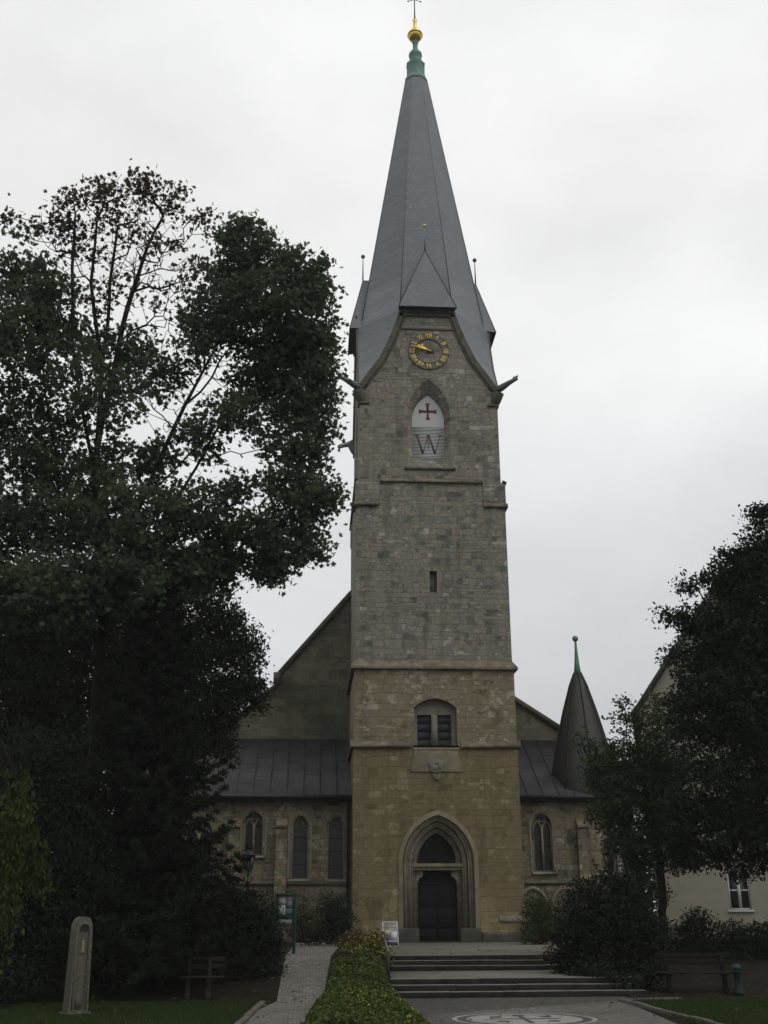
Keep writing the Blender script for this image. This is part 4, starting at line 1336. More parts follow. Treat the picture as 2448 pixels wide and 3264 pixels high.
# big maple, left
tree('maple_tree', 'tall maple with thin bare top and dense dark right side, left of the tower', (-11.195, -17.895, -0.470),
     [(-11.456, -17.944, 4.545), (-11.383, -18.439, 8.849)],
     [((-6.02, -18.37, 20.40, 1.07), .8), ((-6.59, -18.38, 19.09, 1.80), .8), ((-5.88, -17.86, 18.27, 1.16), .85), ((-5.55, -18.36, 16.58, 0.88), .85), ((-6.78, -17.39, 17.47, 1.52), .75),
      ((-8.48, -18.52, 19.07, 1.39), .7), ((-7.76, -18.45, 21.10, 1.07), .75), ((-8.84, -17.55, 21.04, 0.83), .5), ((-8.11, -18.48, 22.21, 0.57), .7), ((-7.23, -18.42, 21.86, 0.51), .4), ((-8.71, -18.54, 22.08, 0.39), .4), ((-6.60, -18.38, 21.19, 0.49), .6), ((-7.61, -18.44, 22.44, 0.31), .4),
      ((-5.43, -18.36, 15.50, 0.68), .75), ((-5.80, -18.36, 14.54, 0.91), .7), ((-5.27, -18.36, 17.24, 0.49), .7), ((-5.48, -18.86, 12.82, 0.74), .75), ((-6.15, -18.37, 13.19, 0.95), .75), ((-6.68, -18.39, 11.88, 1.03), .75), ((-6.37, -18.38, 10.91, 0.69), .85), ((-5.78, -18.36, 11.31, 0.60), .75), ((-7.32, -17.92, 11.04, 0.56), .6), ((-5.01, -18.36, 12.92, 0.34), .7), ((-5.32, -18.36, 11.22, 0.26), .7), ((-5.57, -18.36, 12.20, 0.56), .6), ((-6.72, -18.39, 10.42, 0.37), .8), ((-6.12, -17.87, 15.82, 0.79), .5), ((-6.85, -18.40, 14.61, 0.77), .4),
      ((-14.85, -18.80, 19.82, 1.28), .36), ((-13.69, -19.50, 18.55, 1.24), .5), ((-14.34, -19.69, 17.13, 1.50), .55), ((-13.14, -18.32, 18.14, 1.08), .40), ((-15.07, -19.39, 21.49, 0.59), .20), ((-14.22, -19.13, 20.09, 0.59), .3),
      ((-11.63, -17.98, 18.04, 1.09), .4), ((-11.65, -20.03, 15.48, 1.46), .40), ((-13.78, -18.49, 15.34, 1.62), .45), ((-10.61, -17.79, 17.16, 1.09), .38), ((-9.20, -18.60, 17.99, 0.88), .36), ((-8.19, -18.99, 15.56, 0.85), .36),
      ((-7.68, -17.95, 15.74, 0.78), .30), ((-8.93, -18.57, 14.69, 0.95), .4), ((-10.51, -17.78, 14.16, 1.16), .40), ((-11.92, -19.06, 13.40, 1.38), .42), ((-13.86, -18.51, 13.39, 1.58), .45),
      ((-7.93, -18.47, 13.12, 0.85), .45), ((-9.12, -19.09, 12.27, 1.00), .55), ((-8.23, -18.49, 11.72, 0.92), .8), ((-10.50, -19.80, 11.60, 1.33), .75), ((-12.37, -19.16, 11.61, 1.44), .65), ((-14.02, -18.55, 11.60, 1.37), .45),
      ((-9.44, -18.63, 10.78, 1.27), .9), ((-10.80, -19.86, 10.01, 1.39), .9), ((-12.38, -20.19, 9.45, 1.44), .9), ((-8.41, -18.01, 10.80, 0.93), .9), ((-13.72, -19.51, 9.44, 1.04), .8), ((-15.92, -19.15, 18.35, 1.34), .45), ((-15.91, -19.15, 15.29, 1.58), .45), ((-15.40, -18.97, 12.19, 1.54), .45), ((-14.89, -18.81, 9.81, 1.33), .6)],
     .165, 46, M['leaf_maple'], MAPLE, 11, frac=.10, rtip=.0058, pw=.45, per=22, rmin=.008,
     limbs=[((-11.479, -18.458, 7.938), (-12.892, -18.771, 12.509), (-13.381, -19.413, 15.225), (-14.037, -19.596, 18.477)), ((-11.468, -18.456, 8.844), (-12.027, -18.571, 13.599), (-12.096, -18.586, 17.254), (-12.081, -18.583, 20.051), (-12.003, -18.566, 22.176)),
            ((-11.468, -18.456, 8.844), (-10.535, -18.793, 12.547), (-9.461, -18.631, 15.803), (-8.182, -18.488, 19.097)), ((-11.468, -18.456, 8.844), (-9.881, -18.690, 12.106), (-8.565, -18.525, 14.824), (-6.770, -18.392, 18.292)), ((-11.456, -18.453, 9.769), (-9.483, -18.634, 11.452), (-7.725, -18.450, 12.730), (-6.400, -18.377, 11.985)),
            ((-12.027, -18.571, 13.599), (-11.683, -18.499, 17.312), (-11.245, -18.413, 20.417), (-10.613, -18.299, 22.780)), ((-12.027, -18.571, 13.599), (-12.877, -19.283, 17.397), (-13.113, -19.343, 20.106), (-13.189, -19.362, 22.049)), ((-11.479, -18.458, 7.938), (-13.769, -18.482, 11.624), (-14.587, -18.716, 15.525), (-14.877, -18.805, 19.252)), ((-9.461, -18.631, 15.803), (-8.496, -18.518, 17.395), (-6.620, -18.385, 20.014)),
            ((-12.096, -18.586, 17.254), (-12.639, -18.710, 19.952), (-12.650, -18.713, 22.409)), ((-10.535, -18.793, 12.547), (-8.436, -18.211, 15.603), (-5.928, -18.365, 16.022))],
     dry=[((-12.74, -18.74, 22.39, 0.91), .10), ((-13.37, -19.41, 22.48, 0.55), .20), ((-12.41, -19.17, 22.93, 0.56), .22), ((-11.56, -18.47, 23.47, 0.83), .18), ((-11.20, -18.91, 23.60, 0.41), .30), ((-10.35, -18.26, 23.44, 0.68), .22), ((-12.77, -18.23, 23.98, 0.37), .25), ((-10.64, -17.80, 22.27, 0.94), .07), ((-11.72, -19.02, 21.41, 1.10), .07),
          ((-13.24, -18.34, 21.45, 0.91), .10), ((-14.10, -19.09, 21.73, 0.55), .16), ((-9.54, -18.64, 22.58, 0.51), .16), ((-9.62, -18.65, 20.32, 0.90), .07), ((-11.10, -17.88, 20.17, 1.02), .06), ((-12.23, -18.62, 19.57, 0.89), .10), ((-13.55, -18.94, 21.86, 0.60), .14), ((-15.28, -19.46, 21.78, 0.30), .2)],
     bare=[((-11.89, -18.54, 21.25, 1.52), 150), ((-10.52, -18.28, 21.23, 1.33), 110), ((-12.57, -18.69, 20.19, 1.09), 70), ((-10.78, -18.33, 19.22, 1.20), 60), ((-9.29, -18.61, 17.87, 1.08), 70), ((-8.08, -18.48, 16.66, 0.97), 60), ((-9.73, -18.67, 15.67, 1.05), 60), ((-11.62, -18.49, 22.97, 1.13), 90), ((-13.76, -19.00, 21.11, 0.89), 50), ((-8.54, -18.52, 14.41, 0.85), 30)])
# round lime behind
tree('lime_tree', 'rounded dark lime tree with small leaves between the maple and the church', (-9.928, -8.614, -0.098),
     [(-10.136, -8.638, 3.388), (-10.329, -8.661, 6.648)],
     [((-8.29, -9.47, 10.41, 1.10), 1.1), ((-8.91, -9.52, 11.46, 0.99), 1.0), ((-8.00, -9.45, 8.91, 0.86), 1.2), ((-7.49, -9.42, 8.81, 0.48), 1.1), ((-7.70, -9.43, 9.73, 0.46), .8), ((-9.52, -9.58, 10.03, 1.49), 1.0), ((-10.61, -8.70, 11.41, 1.65), .9), ((-8.88, -9.51, 8.32, 1.24), 1.2),
      ((-11.01, -9.76, 8.94, 2.03), 1.0), ((-12.42, -8.97, 11.20, 1.98), .9), ((-14.18, -9.32, 11.09, 2.08), .9), ((-15.93, -9.74, 11.44, 1.94), .9), ((-13.72, -9.22, 8.23, 2.26), .9), ((-15.83, -9.72, 8.35, 2.12), .9), ((-9.82, -9.61, 7.29, 1.23), 1.0), ((-8.83, -9.51, 7.31, 0.67), 1.0), ((-9.42, -9.57, 12.40, 0.82), .7), ((-7.36, -9.41, 8.24, 0.34), .9), ((-8.46, -9.48, 6.55, 0.50), .8), ((-15.33, -9.59, 9.62, 2.03), 1.0), ((-16.61, -9.93, 9.99, 1.91), 1.0), ((-16.70, -9.96, 6.99, 2.08), 1.0), ((-14.70, -9.44, 6.31, 1.99), 1.0), ((-12.36, -8.96, 7.38, 2.04), 1.0), ((-12.28, -8.95, 9.32, 1.73), .8)],
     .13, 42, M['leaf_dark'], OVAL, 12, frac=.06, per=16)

# drooping conifer
def conifer(name, label, root, H, rmax, seed):
    rng = np.random.default_rng(seed)
    t = empty(name, root)
    tag(t, label, 'tree')
    A, B, ra, rb = [], [], [], []
    zz = np.linspace(0, H, 14)
    for i in range(13):
        A.append((0, 0, zz[i])); B.append((0, 0, zz[i + 1])); ra.append(.17 * (1 - zz[i] / H) + .015); rb.append(.17 * (1 - zz[i + 1] / H) + .015)
    np_, na = [], []
    z = .7
    while z < H - .2:
        t_ = z / H
        nb = int(rng.integers(5, 8))
        a0 = rng.uniform(0, 6.28)
        for k in range(nb):
            a = a0 + 6.283 * k / nb + rng.normal() * .25
            L = rmax * (1 - t_) ** .62 * rng.uniform(.75, 1.15)
            if t_ < .18: L *= rng.uniform(.8, 1.2)
            d = np.array([math.cos(a), math.sin(a), 0])
            prev = np.array([0, 0, z])
            ns = 9
            for s in range(1, ns + 1):
                u = s / ns
                p = np.array([0, 0, z]) + d * L * u + np.array([0, 0, 1]) * L * (-.30 * u + .42 * u ** 3) + rng.normal(size=3) * .012
                A.append(prev); B.append(p); ra.append(.030 * (1 - u) + .008); rb.append(.030 * (1 - u) + .004)
                sd = np.array([-d[1], d[0], 0])
                for sgn in (-1, 1):
                    tl = L * .34 * (1.15 - u) * rng.uniform(.6, 1.2) + .06
                    dirn = unit((d * .75 + sd * sgn * rng.uniform(.5, 1.0) + np.array([0, 0, rng.uniform(-.45, .05)]))[None])[0]
                    q = p + dirn * tl
                    A.append(p); B.append(q); ra.append(.009); rb.append(.004)
                    m = int(12 + tl * 75)
                    f = rng.uniform(0, 1, (m, 1))
                    np_.append(p + (q - p) * f + rng.normal(size=(m, 3)) * .022)
                    na.append(dirn * .5 + rng.normal(size=(m, 3)) * .55 + np.array([0, 0, -.35]))
                m = 10
                f = rng.uniform(0, 1, (m, 1))
                np_.append(prev + (p - prev) * f + rng.normal(size=(m, 3)) * .02)
                na.append(d * .6 + rng.normal(size=(m, 3)) * .5)
                prev = p
        z += rng.uniform(.22, .34)
    V, S, L_ = frusta(np.array(A, float), np.array(B, float), np.array(ra), np.array(rb), 5)
    arr_mesh('trunk', V, S, L_, M['bark'], t)
    leaf_mesh('crown', np.concatenate(np_), .17, NEEDLE, M['needle'], rng, t, .2, np.concatenate(na))
    return t
conifer('conifer', 'black spreading conifer with upswept branch tips in front of the church', (-9.633, -19.159, -0.558), 10.8, 2.8, 21)

# birch strands hanging in from the left
def birch(root, starts, seed):
    rng = np.random.default_rng(seed)
    t = empty('birch_tree', root)
    tag(t, 'weeping birch with yellowing leaves hanging in at the left edge', 'tree')
    o = np.array(root)
    A, B, ra, rb, lp = [], [], [], [], []
    top = o + np.array([.3, .2, 4.4])
    pts = [o + (top - o) * i / 6 + rng.normal(size=3) * .04 for i in range(7)]
    for i in range(6): A.append(pts[i]); B.append(pts[i + 1]); ra.append(.14 - .017 * i); rb.append(.123 - .017 * i)
    for (s, L) in starts:
        s = np.array(s)
        m = top + np.array([0, 0, rng.uniform(-1.2, -.1)])
        prev = m
        for i in range(1, 7):
            u = i / 6
            p = m + (s - m) * u + np.array([0, 0, .15 * math.sin(math.pi * u)])
            A.append(prev); B.append(p); ra.append(.014 - .009 * (i - 1) / 6); rb.append(.014 - .009 * u); prev = p
        for j in range(4):
            q = s + rng.normal(size=3) * .10
            prev = s
            dr = rng.normal(size=3) * .05
            n = 10
            for i in range(1, n + 1):
                p = q + np.array([dr[0] * i / 3, dr[1] * i / 3, -L * rng.uniform(.95, 1.05) * i / n])
                A.append(prev); B.append(p); ra.append(.005); rb.append(.003)
                k = 9
                lp.append(prev + (p - prev) * rng.uniform(0, 1, (k, 1)) + rng.normal(size=(k, 3)) * .035)
                prev = p
    V, S, L_ = frusta(np.array(A) - o, np.array(B) - o, np.array(ra), np.array(rb), 5)
    arr_mesh('trunk', V, S, L_, M['bark'], t)
    leaf_mesh('crown', np.concatenate(lp) - o, .065, OVAL, M['leaf_birch'], rng, t, .1, np.tile([[0, 0, -1.0]], (sum(len(x) for x in lp), 1)))
    return t
birch((-9.807, -36.082, 0.230), [((-9.063, -36.271, 2.837), 1.3), ((-8.936, -36.029, 2.724), 1.5), ((-8.716, -36.281, 2.590), 1.2), ((-8.698, -35.761, 2.429), .9), ((-8.844, -36.625, 2.350), 1.6), ((-8.696, -36.483, 2.228), 1.0), ((-8.582, -35.939, 2.061), .6), ((-8.799, -35.786, 2.752), .8), ((-8.862, -36.216, 2.180), 1.2)], 31)

# evergreens closing the view on the left
shrub('evergreen_tree', 'tall black evergreen mass behind the stone pillar and the maple trunk', (-13.204, -12.176, 0.219),
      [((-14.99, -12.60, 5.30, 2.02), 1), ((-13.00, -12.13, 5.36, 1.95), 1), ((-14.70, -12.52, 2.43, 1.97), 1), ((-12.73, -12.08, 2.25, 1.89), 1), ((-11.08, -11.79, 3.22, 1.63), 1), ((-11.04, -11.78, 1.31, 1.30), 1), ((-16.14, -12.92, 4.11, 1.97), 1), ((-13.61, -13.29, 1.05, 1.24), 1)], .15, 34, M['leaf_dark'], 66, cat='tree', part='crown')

shrub('bush', 'tall dark evergreen filling the gap between the church end and the house', (7.305, -5.141, 0.013),
      [((7.53, -5.21, 3.56, 0.61), 1), ((7.50, -5.20, 2.39, 0.73), 1), ((7.40, -5.17, 1.25, 0.72), 1), ((7.79, -5.28, 1.82, 0.60), 1), ((7.05, -5.07, 1.82, 0.49), 1), ((7.24, -5.12, 0.57, 0.72), 1)], .12, 34, M['leaf_dark'], 67)

# trees on the right
tree('broad_tree', 'large dark broadleaf tree reaching in from the right edge over the house', (8.802, -16.267, -0.300),
     [(9.104, -16.398, 2.956), (9.257, -16.465, 5.683)],
     [((8.35, -18.25, 11.88, 0.72), .9), ((8.70, -18.41, 10.54, 1.70), 1.0), ((7.61, -17.93, 10.37, 0.91), 1.0), ((7.69, -17.97, 8.80, 1.69), 1.1), ((6.62, -17.55, 9.48, 0.81), .9), ((6.07, -17.34, 10.52, 0.37), .6), ((5.64, -17.19, 9.70, 0.40), .8), ((5.97, -17.31, 9.43, 0.43), .9), ((6.21, -17.39, 8.25, 0.90), 0.61),
      ((6.02, -17.33, 11.02, 0.14), .5), ((6.76, -17.60, 6.98, 1.67), 1.0), ((7.92, -18.07, 6.36, 1.73), 1.0), ((5.85, -17.26, 6.20, 0.93), 0.39), ((6.14, -17.37, 4.83, 1.19), 0.44), ((7.41, -17.85, 4.60, 1.62), 1.0), ((5.47, -17.13, 3.88, 0.82), 1.0), ((6.57, -17.52, 3.41, 0.98), 1.1), ((7.50, -17.89, 3.22, 0.89), 1.0), ((6.18, -17.38, 2.73, 0.45), 1.0), ((5.38, -16.58, 3.04, 0.55), .9), ((5.30, -17.08, 9.83, 0.17), .6), ((5.75, -17.23, 2.49, 0.25), .6), ((8.02, -18.11, 12.75, 0.21), .5), ((8.27, -18.22, 12.71, 0.39), .6), ((7.37, -17.84, 11.39, 0.39), .9), ((7.05, -17.71, 10.72, 0.67), 1.0), ((7.96, -18.08, 11.33, 0.77), 1.0), ((7.10, -17.73, 8.66, 1.13), 1.1), ((8.45, -18.30, 12.79, 0.29), .7), ((5.86, -17.27, 7.22, 0.75), 0.50), ((5.53, -17.16, 8.49, 0.38), .7), ((6.70, -17.58, 2.39, 0.44), .8), ((5.59, -16.65, 2.60, 0.45), 1.0), ((7.27, -17.80, 2.54, 0.44), .9), ((9.82, -17.83, 11.85, 1.27), .8), ((10.23, -18.03, 9.20, 1.70), .8), ((10.12, -17.98, 6.39, 1.65), .8), ((9.19, -17.53, 4.46, 1.36), .8)],
     .12, 44, M['leaf_dark'], OVAL, 41, frac=.06, per=18)
tree('young_tree', 'slender loose leafed tree with a bare trunk in front of the cream house', (5.359, -13.950, -0.021),
     [(5.448, -13.977, 1.236), (5.518, -13.998, 2.712), (5.253, -13.918, 4.432)],
     [((4.85, -14.32, 7.05, 0.61), 0.504), ((5.15, -14.41, 6.04, 0.95), 0.756), ((4.34, -14.18, 5.97, 0.65), 0.605), ((6.03, -14.16, 6.98, 0.92), 0.655), ((4.75, -14.29, 4.59, 1.09), 0.958), ((3.87, -14.57, 5.14, 0.54), 0.907), ((3.32, -14.42, 6.31, 0.32), 0.554), ((3.55, -14.48, 5.93, 0.40), 0.605), ((5.42, -13.97, 3.66, 0.94), 1.109), ((4.19, -14.13, 3.93, 0.59), 0.907), ((4.46, -14.21, 3.17, 0.59), 1.109), ((6.09, -14.18, 5.48, 0.90), 0.907), ((5.76, -14.07, 7.76, 0.41), 0.454), ((3.56, -14.49, 5.44, 0.50), 0.907), ((3.72, -14.53, 4.37, 0.44), 0.907), ((5.02, -13.85, 2.72, 0.49), 1.008), ((3.16, -14.38, 6.53, 0.14), 0.504), ((4.70, -14.28, 7.57, 0.29), 0.403), ((5.93, -14.13, 2.71, 0.59), 1.008), ((3.44, -14.45, 4.96, 0.35), 0.806), ((5.18, -14.42, 5.25, 0.89), 0.907), ((4.63, -14.26, 5.47, 0.60), 0.806), ((5.81, -14.09, 4.42, 0.80), 1.008), ((6.26, -14.23, 3.26, 0.59), 1.008), ((3.47, -14.46, 4.00, 0.39), 0.806), ((4.10, -14.11, 3.27, 0.39), 0.806), ((4.73, -13.77, 2.54, 0.39), 0.806)],
     .12, 34, M['leaf_mid'], OVAL, 42, frac=.15, per=14, rtip=.010)

# bushes
shrub('yew_bush', 'large rounded black yew bush beside the cobbled path', (-7.363, -17.422, -0.679),
      [((-7.81, -17.45, 1.04, 1.10), 1.2), ((-6.97, -17.40, 1.04, 0.85), 1.2), ((-6.70, -17.39, 0.56, 0.64), 1.2), ((-7.27, -17.42, 0.02, 0.92), 1.2), ((-8.27, -17.49, 0.18, 1.01), 1.1), ((-6.59, -17.38, -0.22, 0.50), 1.1), ((-7.49, -17.43, 1.36, 0.51), .8), ((-7.87, -17.96, -0.34, 0.58), 1.0), ((-8.80, -17.54, 0.81, 0.76), 1.0), ((-6.35, -17.38, 0.16, 0.30), .7)],
      .085, 36, M['needle'], 51)
for i, (lab, rt, lb, sd, m_) in enumerate([
    ('dark shrub mass behind the stone pillar at the left edge', (-12.307, -20.173, -0.614), [((-12.46, -20.21, 0.94, 1.53), 1), ((-13.29, -20.42, 2.02, 1.23), 1), ((-11.89, -20.08, 1.66, 1.17), 1), ((-12.61, -19.22, 2.98, 1.22), 1), ((-12.25, -20.67, -0.04, 0.82), 1), ((-12.76, -19.25, 4.56, 1.24), 1), ((-12.13, -22.19, -0.23, 0.56), .8), ((-13.40, -19.42, 3.43, 1.38), 1), ((-12.81, -21.33, 0.67, 1.10), 1), ((-12.04, -19.09, 3.46, 1.07), 1)], 52, 'needle'),
    ('tall dark shrub just right of the stone pillar', (-10.374, -19.780, -0.585), [((-10.58, -19.82, 1.07, 1.17), 1), ((-10.97, -19.89, 2.18, 0.95), 1), ((-10.06, -19.73, 0.19, 0.85), 1), ((-11.01, -19.90, 0.06, 0.85), 1), ((-11.12, -18.90, 3.63, 1.16), 1), ((-9.94, -19.21, 1.67, 1.05), 1), ((-11.59, -20.01, 0.86, 0.85), 1)], 53, 'leaf_dark'),
    ('dark shrub behind the wooden bench under the conifer', (-9.049, -17.572, -0.504), [((-9.29, -17.60, 0.81, 1.01), 1), ((-9.65, -17.65, 0.12, 0.83), 1), ((-8.81, -17.04, 0.09, 0.76), 1), ((-8.46, -17.01, -0.23, 0.51), .8)], 54, 'leaf_dark')]):
    shrub('bush', lab, rt, lb, .10, 34, M[m_], sd)
shrub('bush', 'broad dark bush at the right end of the steps', (2.751, -17.375, -0.762),
      [((2.37, -17.28, 0.91, 0.96), 1.1), ((3.12, -17.47, 0.99, 1.04), 1.1), ((3.74, -17.64, 0.51, 0.77), 1.1), ((1.92, -17.18, 0.35, 0.65), 1.1), ((1.72, -17.13, -0.13, 0.43), 1), ((2.63, -17.34, -0.13, 0.86), 1.1), ((3.60, -17.60, -0.21, 0.68), 1.1), ((2.30, -17.26, 1.74, 0.37), .7), ((2.87, -17.40, 2.07, 0.40), .6), ((3.35, -17.53, 1.81, 0.48), .8), ((2.20, -18.27, -0.48, 0.50), 1), ((3.04, -17.97, -0.50, 0.50), 1), ((1.77, -18.17, -0.40, 0.33), .9), ((1.87, -17.16, 1.57, 0.22), .4), ((3.76, -18.17, -0.42, 0.42), .9), ((2.26, -19.31, -0.57, 0.40), 1), ((2.79, -19.45, -0.57, 0.40), 1), ((3.25, -19.58, -0.53, 0.32), 1), ((2.10, -18.76, -0.26, 0.37), 1)],
      .095, 36, M['needle'], 55)
for lab, rt, lb, sd in [
    ('clipped dark bush under the house window, left one', (6.087, -14.178, -0.544), [((6.07, -14.17, 0.25, 0.76), 1), ((6.47, -14.31, 0.78, 0.57), .9), ((5.69, -14.05, -0.11, 0.57), 1), ((6.31, -14.78, -0.17, 0.56), 1), ((5.52, -15.05, -0.50, 0.51), 1), ((6.02, -15.21, -0.58, 0.46), 1)], 56),
    ('dark bush right below the white house window', (7.371, -14.623, -0.532), [((7.28, -14.59, 0.25, 0.71), 1), ((7.79, -14.78, 0.25, 0.66), 1), ((7.23, -15.10, -0.25, 0.56), 1), ((6.90, -14.45, -0.19, 0.57), 1), ((6.85, -15.50, -0.57, 0.50), 1), ((7.35, -15.68, -0.52, 0.50), 1), ((6.44, -15.35, -0.62, 0.41), 1)], 57),
    ('dark bush at the right edge of the photo beside the house', (8.358, -15.001, -0.607), [((8.30, -14.98, 0.34, 0.66), 1), ((8.49, -15.05, -0.18, 0.74), 1), ((7.79, -15.32, -0.33, 0.55), 1), ((7.82, -15.86, -0.64, 0.54), 1)], 58)]:
    shrub('bush', lab, rt, lb, .09, 34, M['leaf_dark'], sd)
shrub('bush', 'pale variegated shrub beside the green notice board', (-5.686, -5.361, 0.149),
      [((-5.69, -5.36, 1.30, 0.42), .9), ((-5.84, -5.36, 0.75, 0.45), .9), ((-5.42, -5.36, 1.63, 0.24), .5), ((-5.41, -5.36, 0.97, 0.42), .9), ((-6.18, -6.37, 1.84, 0.19), .5)], .085, 26, M['leaf_pale'], 59)
shrub('bush', 'dark green shrub against the tower foot on the left', (-4.481, -3.369, 0.060),
      [((-4.49, -3.37, 1.24, 0.77), 1), ((-4.98, -3.36, 0.73, 0.68), 1), ((-4.12, -3.38, 0.95, 0.49), 1), ((-4.36, -3.37, 0.49, 0.61), 1), ((-5.22, -3.86, 0.34, 0.48), 1)], .085, 32, M['leaf_dark'], 60)
shrub('bush', 'olive shrub growing against the church wall right of the tower', (3.599, -3.733, 0.022),
      [((3.61, -3.74, 1.38, 0.62), .9), ((3.39, -3.69, 0.69, 0.59), 1), ((4.00, -3.81, 0.92, 0.62), 1), ((3.86, -3.78, 0.40, 0.55), 1), ((4.24, -4.37, 0.58, 0.55), 1), ((3.16, -4.16, 0.30, 0.34), 1)], .085, 32, M['leaf_mid'], 61)
shrub('flowering_shrub', 'mound of yellow flowers at the head of the path bed', (-3.740, -14.899, -0.540),
      [((-4.06, -14.88, 0.03, 0.38), 1), ((-3.60, -14.91, 0.15, 0.41), 1), ((-3.38, -14.92, -0.10, 0.38), 1), ((-4.24, -14.88, -0.27, 0.33), 1), ((-3.70, -15.10, -0.30, 0.41), 1), ((-3.28, -14.92, 0.15, 0.23), .8)],
      .075, 28, M['leaf_cover'], 62, bloom=M['petal_yellow'], nb=420, bs=.07, cat='shrub')
shrub('flowering_shrub', 'low reddish brown plants behind the yellow flowers', (-3.481, -9.405, 0.134),
      [((-4.07, -9.38, 0.29, 0.28), 1), ((-3.64, -9.40, 0.36, 0.30), 1), ((-3.16, -9.42, 0.38, 0.28), 1), ((-4.33, -9.37, 0.14, 0.21), 1), ((-2.95, -9.43, 0.23, 0.19), .8)], .075, 28, M['leaf_brown'], 63, bloom=M['petal_orange'], nb=16, bs=.06, cat='shrub')
shrub('flowering_shrub', 'small orange flowered plant at the right end of the top step', (1.385, -16.242, -0.102),
      [((1.40, -16.24, 0.12, 0.16), .9), ((1.52, -16.27, -0.04, 0.16), .9), ((1.32, -16.23, -0.00, 0.11), .9)], .07, 12, M['leaf_mid'], 64, bloom=M['petal_orange'], nb=40, bs=.06, cat='shrub')
shrub('plant', 'low leafy plants at the foot of the stone pillar', (-9.602, -23.707, -0.864),
      [((-9.80, -23.74, -0.76, 0.16), .9), ((-9.48, -23.69, -0.75, 0.16), .9), ((-9.23, -23.65, -0.73, 0.15), .8), ((-10.29, -24.34, -0.78, 0.14), .7), ((-9.95, -24.27, -0.84, 0.13), .7)], .09, 9, M['leaf_mid'], 65, cat='plant')

# ground cover of the bed between path and steps
rng = np.random.default_rng(71)
def bed_x(y):
    x0 = edge_at(pathR, max(y, -26.39)) + .05
    x1 = XL - .12 if y > -20.2 else XL - .12 + (((-3.221, -26.595, -0.790)[0] - XL + .12) * (-20.2 - y) / 6.2)
    return x0, x1
bd = MB()
rows_ = np.linspace(-30, -15.0, 24)
prev = None
for y in rows_:
    x0, x1 = bed_x(y)
    cur = [(x0 + (x1 - x0) * i / 8, y, gz(y) + (.0 if i in (0, 8) else .16)) for i in range(9)]
    if prev:
        for i in range(8): bd.face([prev[i], prev[i + 1], cur[i + 1], cur[i]])
    prev = cur
tag(bd.build('flower_bed', M['soil'], smooth=True), kind='structure')
n = 34000
y = rng.uniform(-29, -16.3, n)
x0, x1 = np.array([bed_x(q) for q in y]).T
u = rng.uniform(0, 1, n)
hump = np.sqrt(np.clip(1 - (2 * u - 1) ** 4, 0, 1)) * (.26 + .12 * np.sin(x0 * 3.1 + y * 1.9 + u * 5) * np.sin(y * 2.3 + u * 3))
pos = np.stack([x0 + (x1 - x0) * u, y, np.array([gz(q) for q in y]) + .03 + hump * rng.uniform(.35, 1.05, n)], 1)
tag(leaf_mesh('ground_cover', pos, .085, OVAL, M['leaf_cover'], rng, None, .8), 'low green ground cover filling the bed between path and steps', 'ground cover', kind='stuff')
n = 2200
i = rng.integers(0, len(pos), n)
ax = np.tile([[0, 0, 1.0]], (n, 1))
tag(leaf_mesh('grass', pos[i] * np.array([1, 1, 1]) + np.array([0, 0, -.03]), .16, BLADE, M['blade'], rng, None, .1, ax), 'grass blades growing through the bed between path and steps', 'grass', kind='stuff')
wgt = np.where((pos[:, 1] < -21.2) & (u > .30), 1.0, .0) * (.15 + (np.sin(pos[:, 0] * 2.1 + 1) * np.sin(pos[:, 1] * 1.3) > -.2)) + np.where(pos[:, 1] > -17.0, .25, .02)
wgt = wgt / wgt.sum()
i = rng.choice(len(pos), 150, p=wgt)
q = pos[i].copy()
q[:, 2] = np.array([gz(v) for v in q[:, 1]]) + .05 + hump[i] * 1.1 + .02
tag(leaf_mesh('flowers', q, .05, PETAL, M['petal_yellow'], rng, None, 1.4), 'small yellow flowers scattered over the ground cover bed', 'flowers', kind='stuff')

# a few fallen leaves
nl = 420
fx = rng.uniform(-10, 5, nl); fy = rng.uniform(-27, -6, nl)
on = ~((fx > XL - .3) & (fx < XR + .8) & (fy > -20.4) & (fy < YT0 + .4))
fx, fy = fx[on], fy[on]
fz = np.array([max(gz(v), ZL) for v in fy]) + .025
tag(leaf_mesh('leaf_litter', np.stack([fx, fy, fz], 1), .10, MAPLE, M['leaf_fallen'], rng, None, 6.0), 'fallen leaves lying on the paving and lawns', 'fallen leaves', kind='stuff')

# lawn grass
def lawn_blades(n, poly, label):
    xs, ys_ = [p[0] for p in poly], [p[1] for p in poly]
    pts = rng.uniform((min(xs), min(ys_)), (max(xs), max(ys_)), (n * 2, 2))
    ok = np.zeros(len(pts), bool)
    for (xa, ya), (xb, yb) in zip(poly, poly[1:] + poly[:1]):
        c = ((ya > pts[:, 1]) != (yb > pts[:, 1])) & (pts[:, 0] < (xb - xa) * (pts[:, 1] - ya) / (yb - ya + 1e-9) + xa)
        ok ^= c
    pts = pts[ok][:n]
    p3 = np.concatenate([pts, np.full((len(pts), 1), ZL)], 1)
    tag(leaf_mesh('grass', p3, .085, BLADE * np.array([1.6, 1, 1]), M['blade'], rng, None, .1, np.tile([[0, 0, 1.0]], (len(p3), 1))), label, 'grass', kind='stuff')
lawn_blades(26000, [(-12, -28), (PL - .36, -28), (PL - .15, -26.4), ((-6.384, -21.046, -0.790)[0] - .2, (-6.384, -21.046, -0.790)[1]), (-7.4, -20.9), (-12, -20.9)], 'short grass of the lawn left of the path')
lawn_blades(22000, [(LK1[0] + .2, -28), (8, -28), (8, -21.3), (LK0[0] + .25, LK0[1])], 'short grass of the lawn right of the plaza')

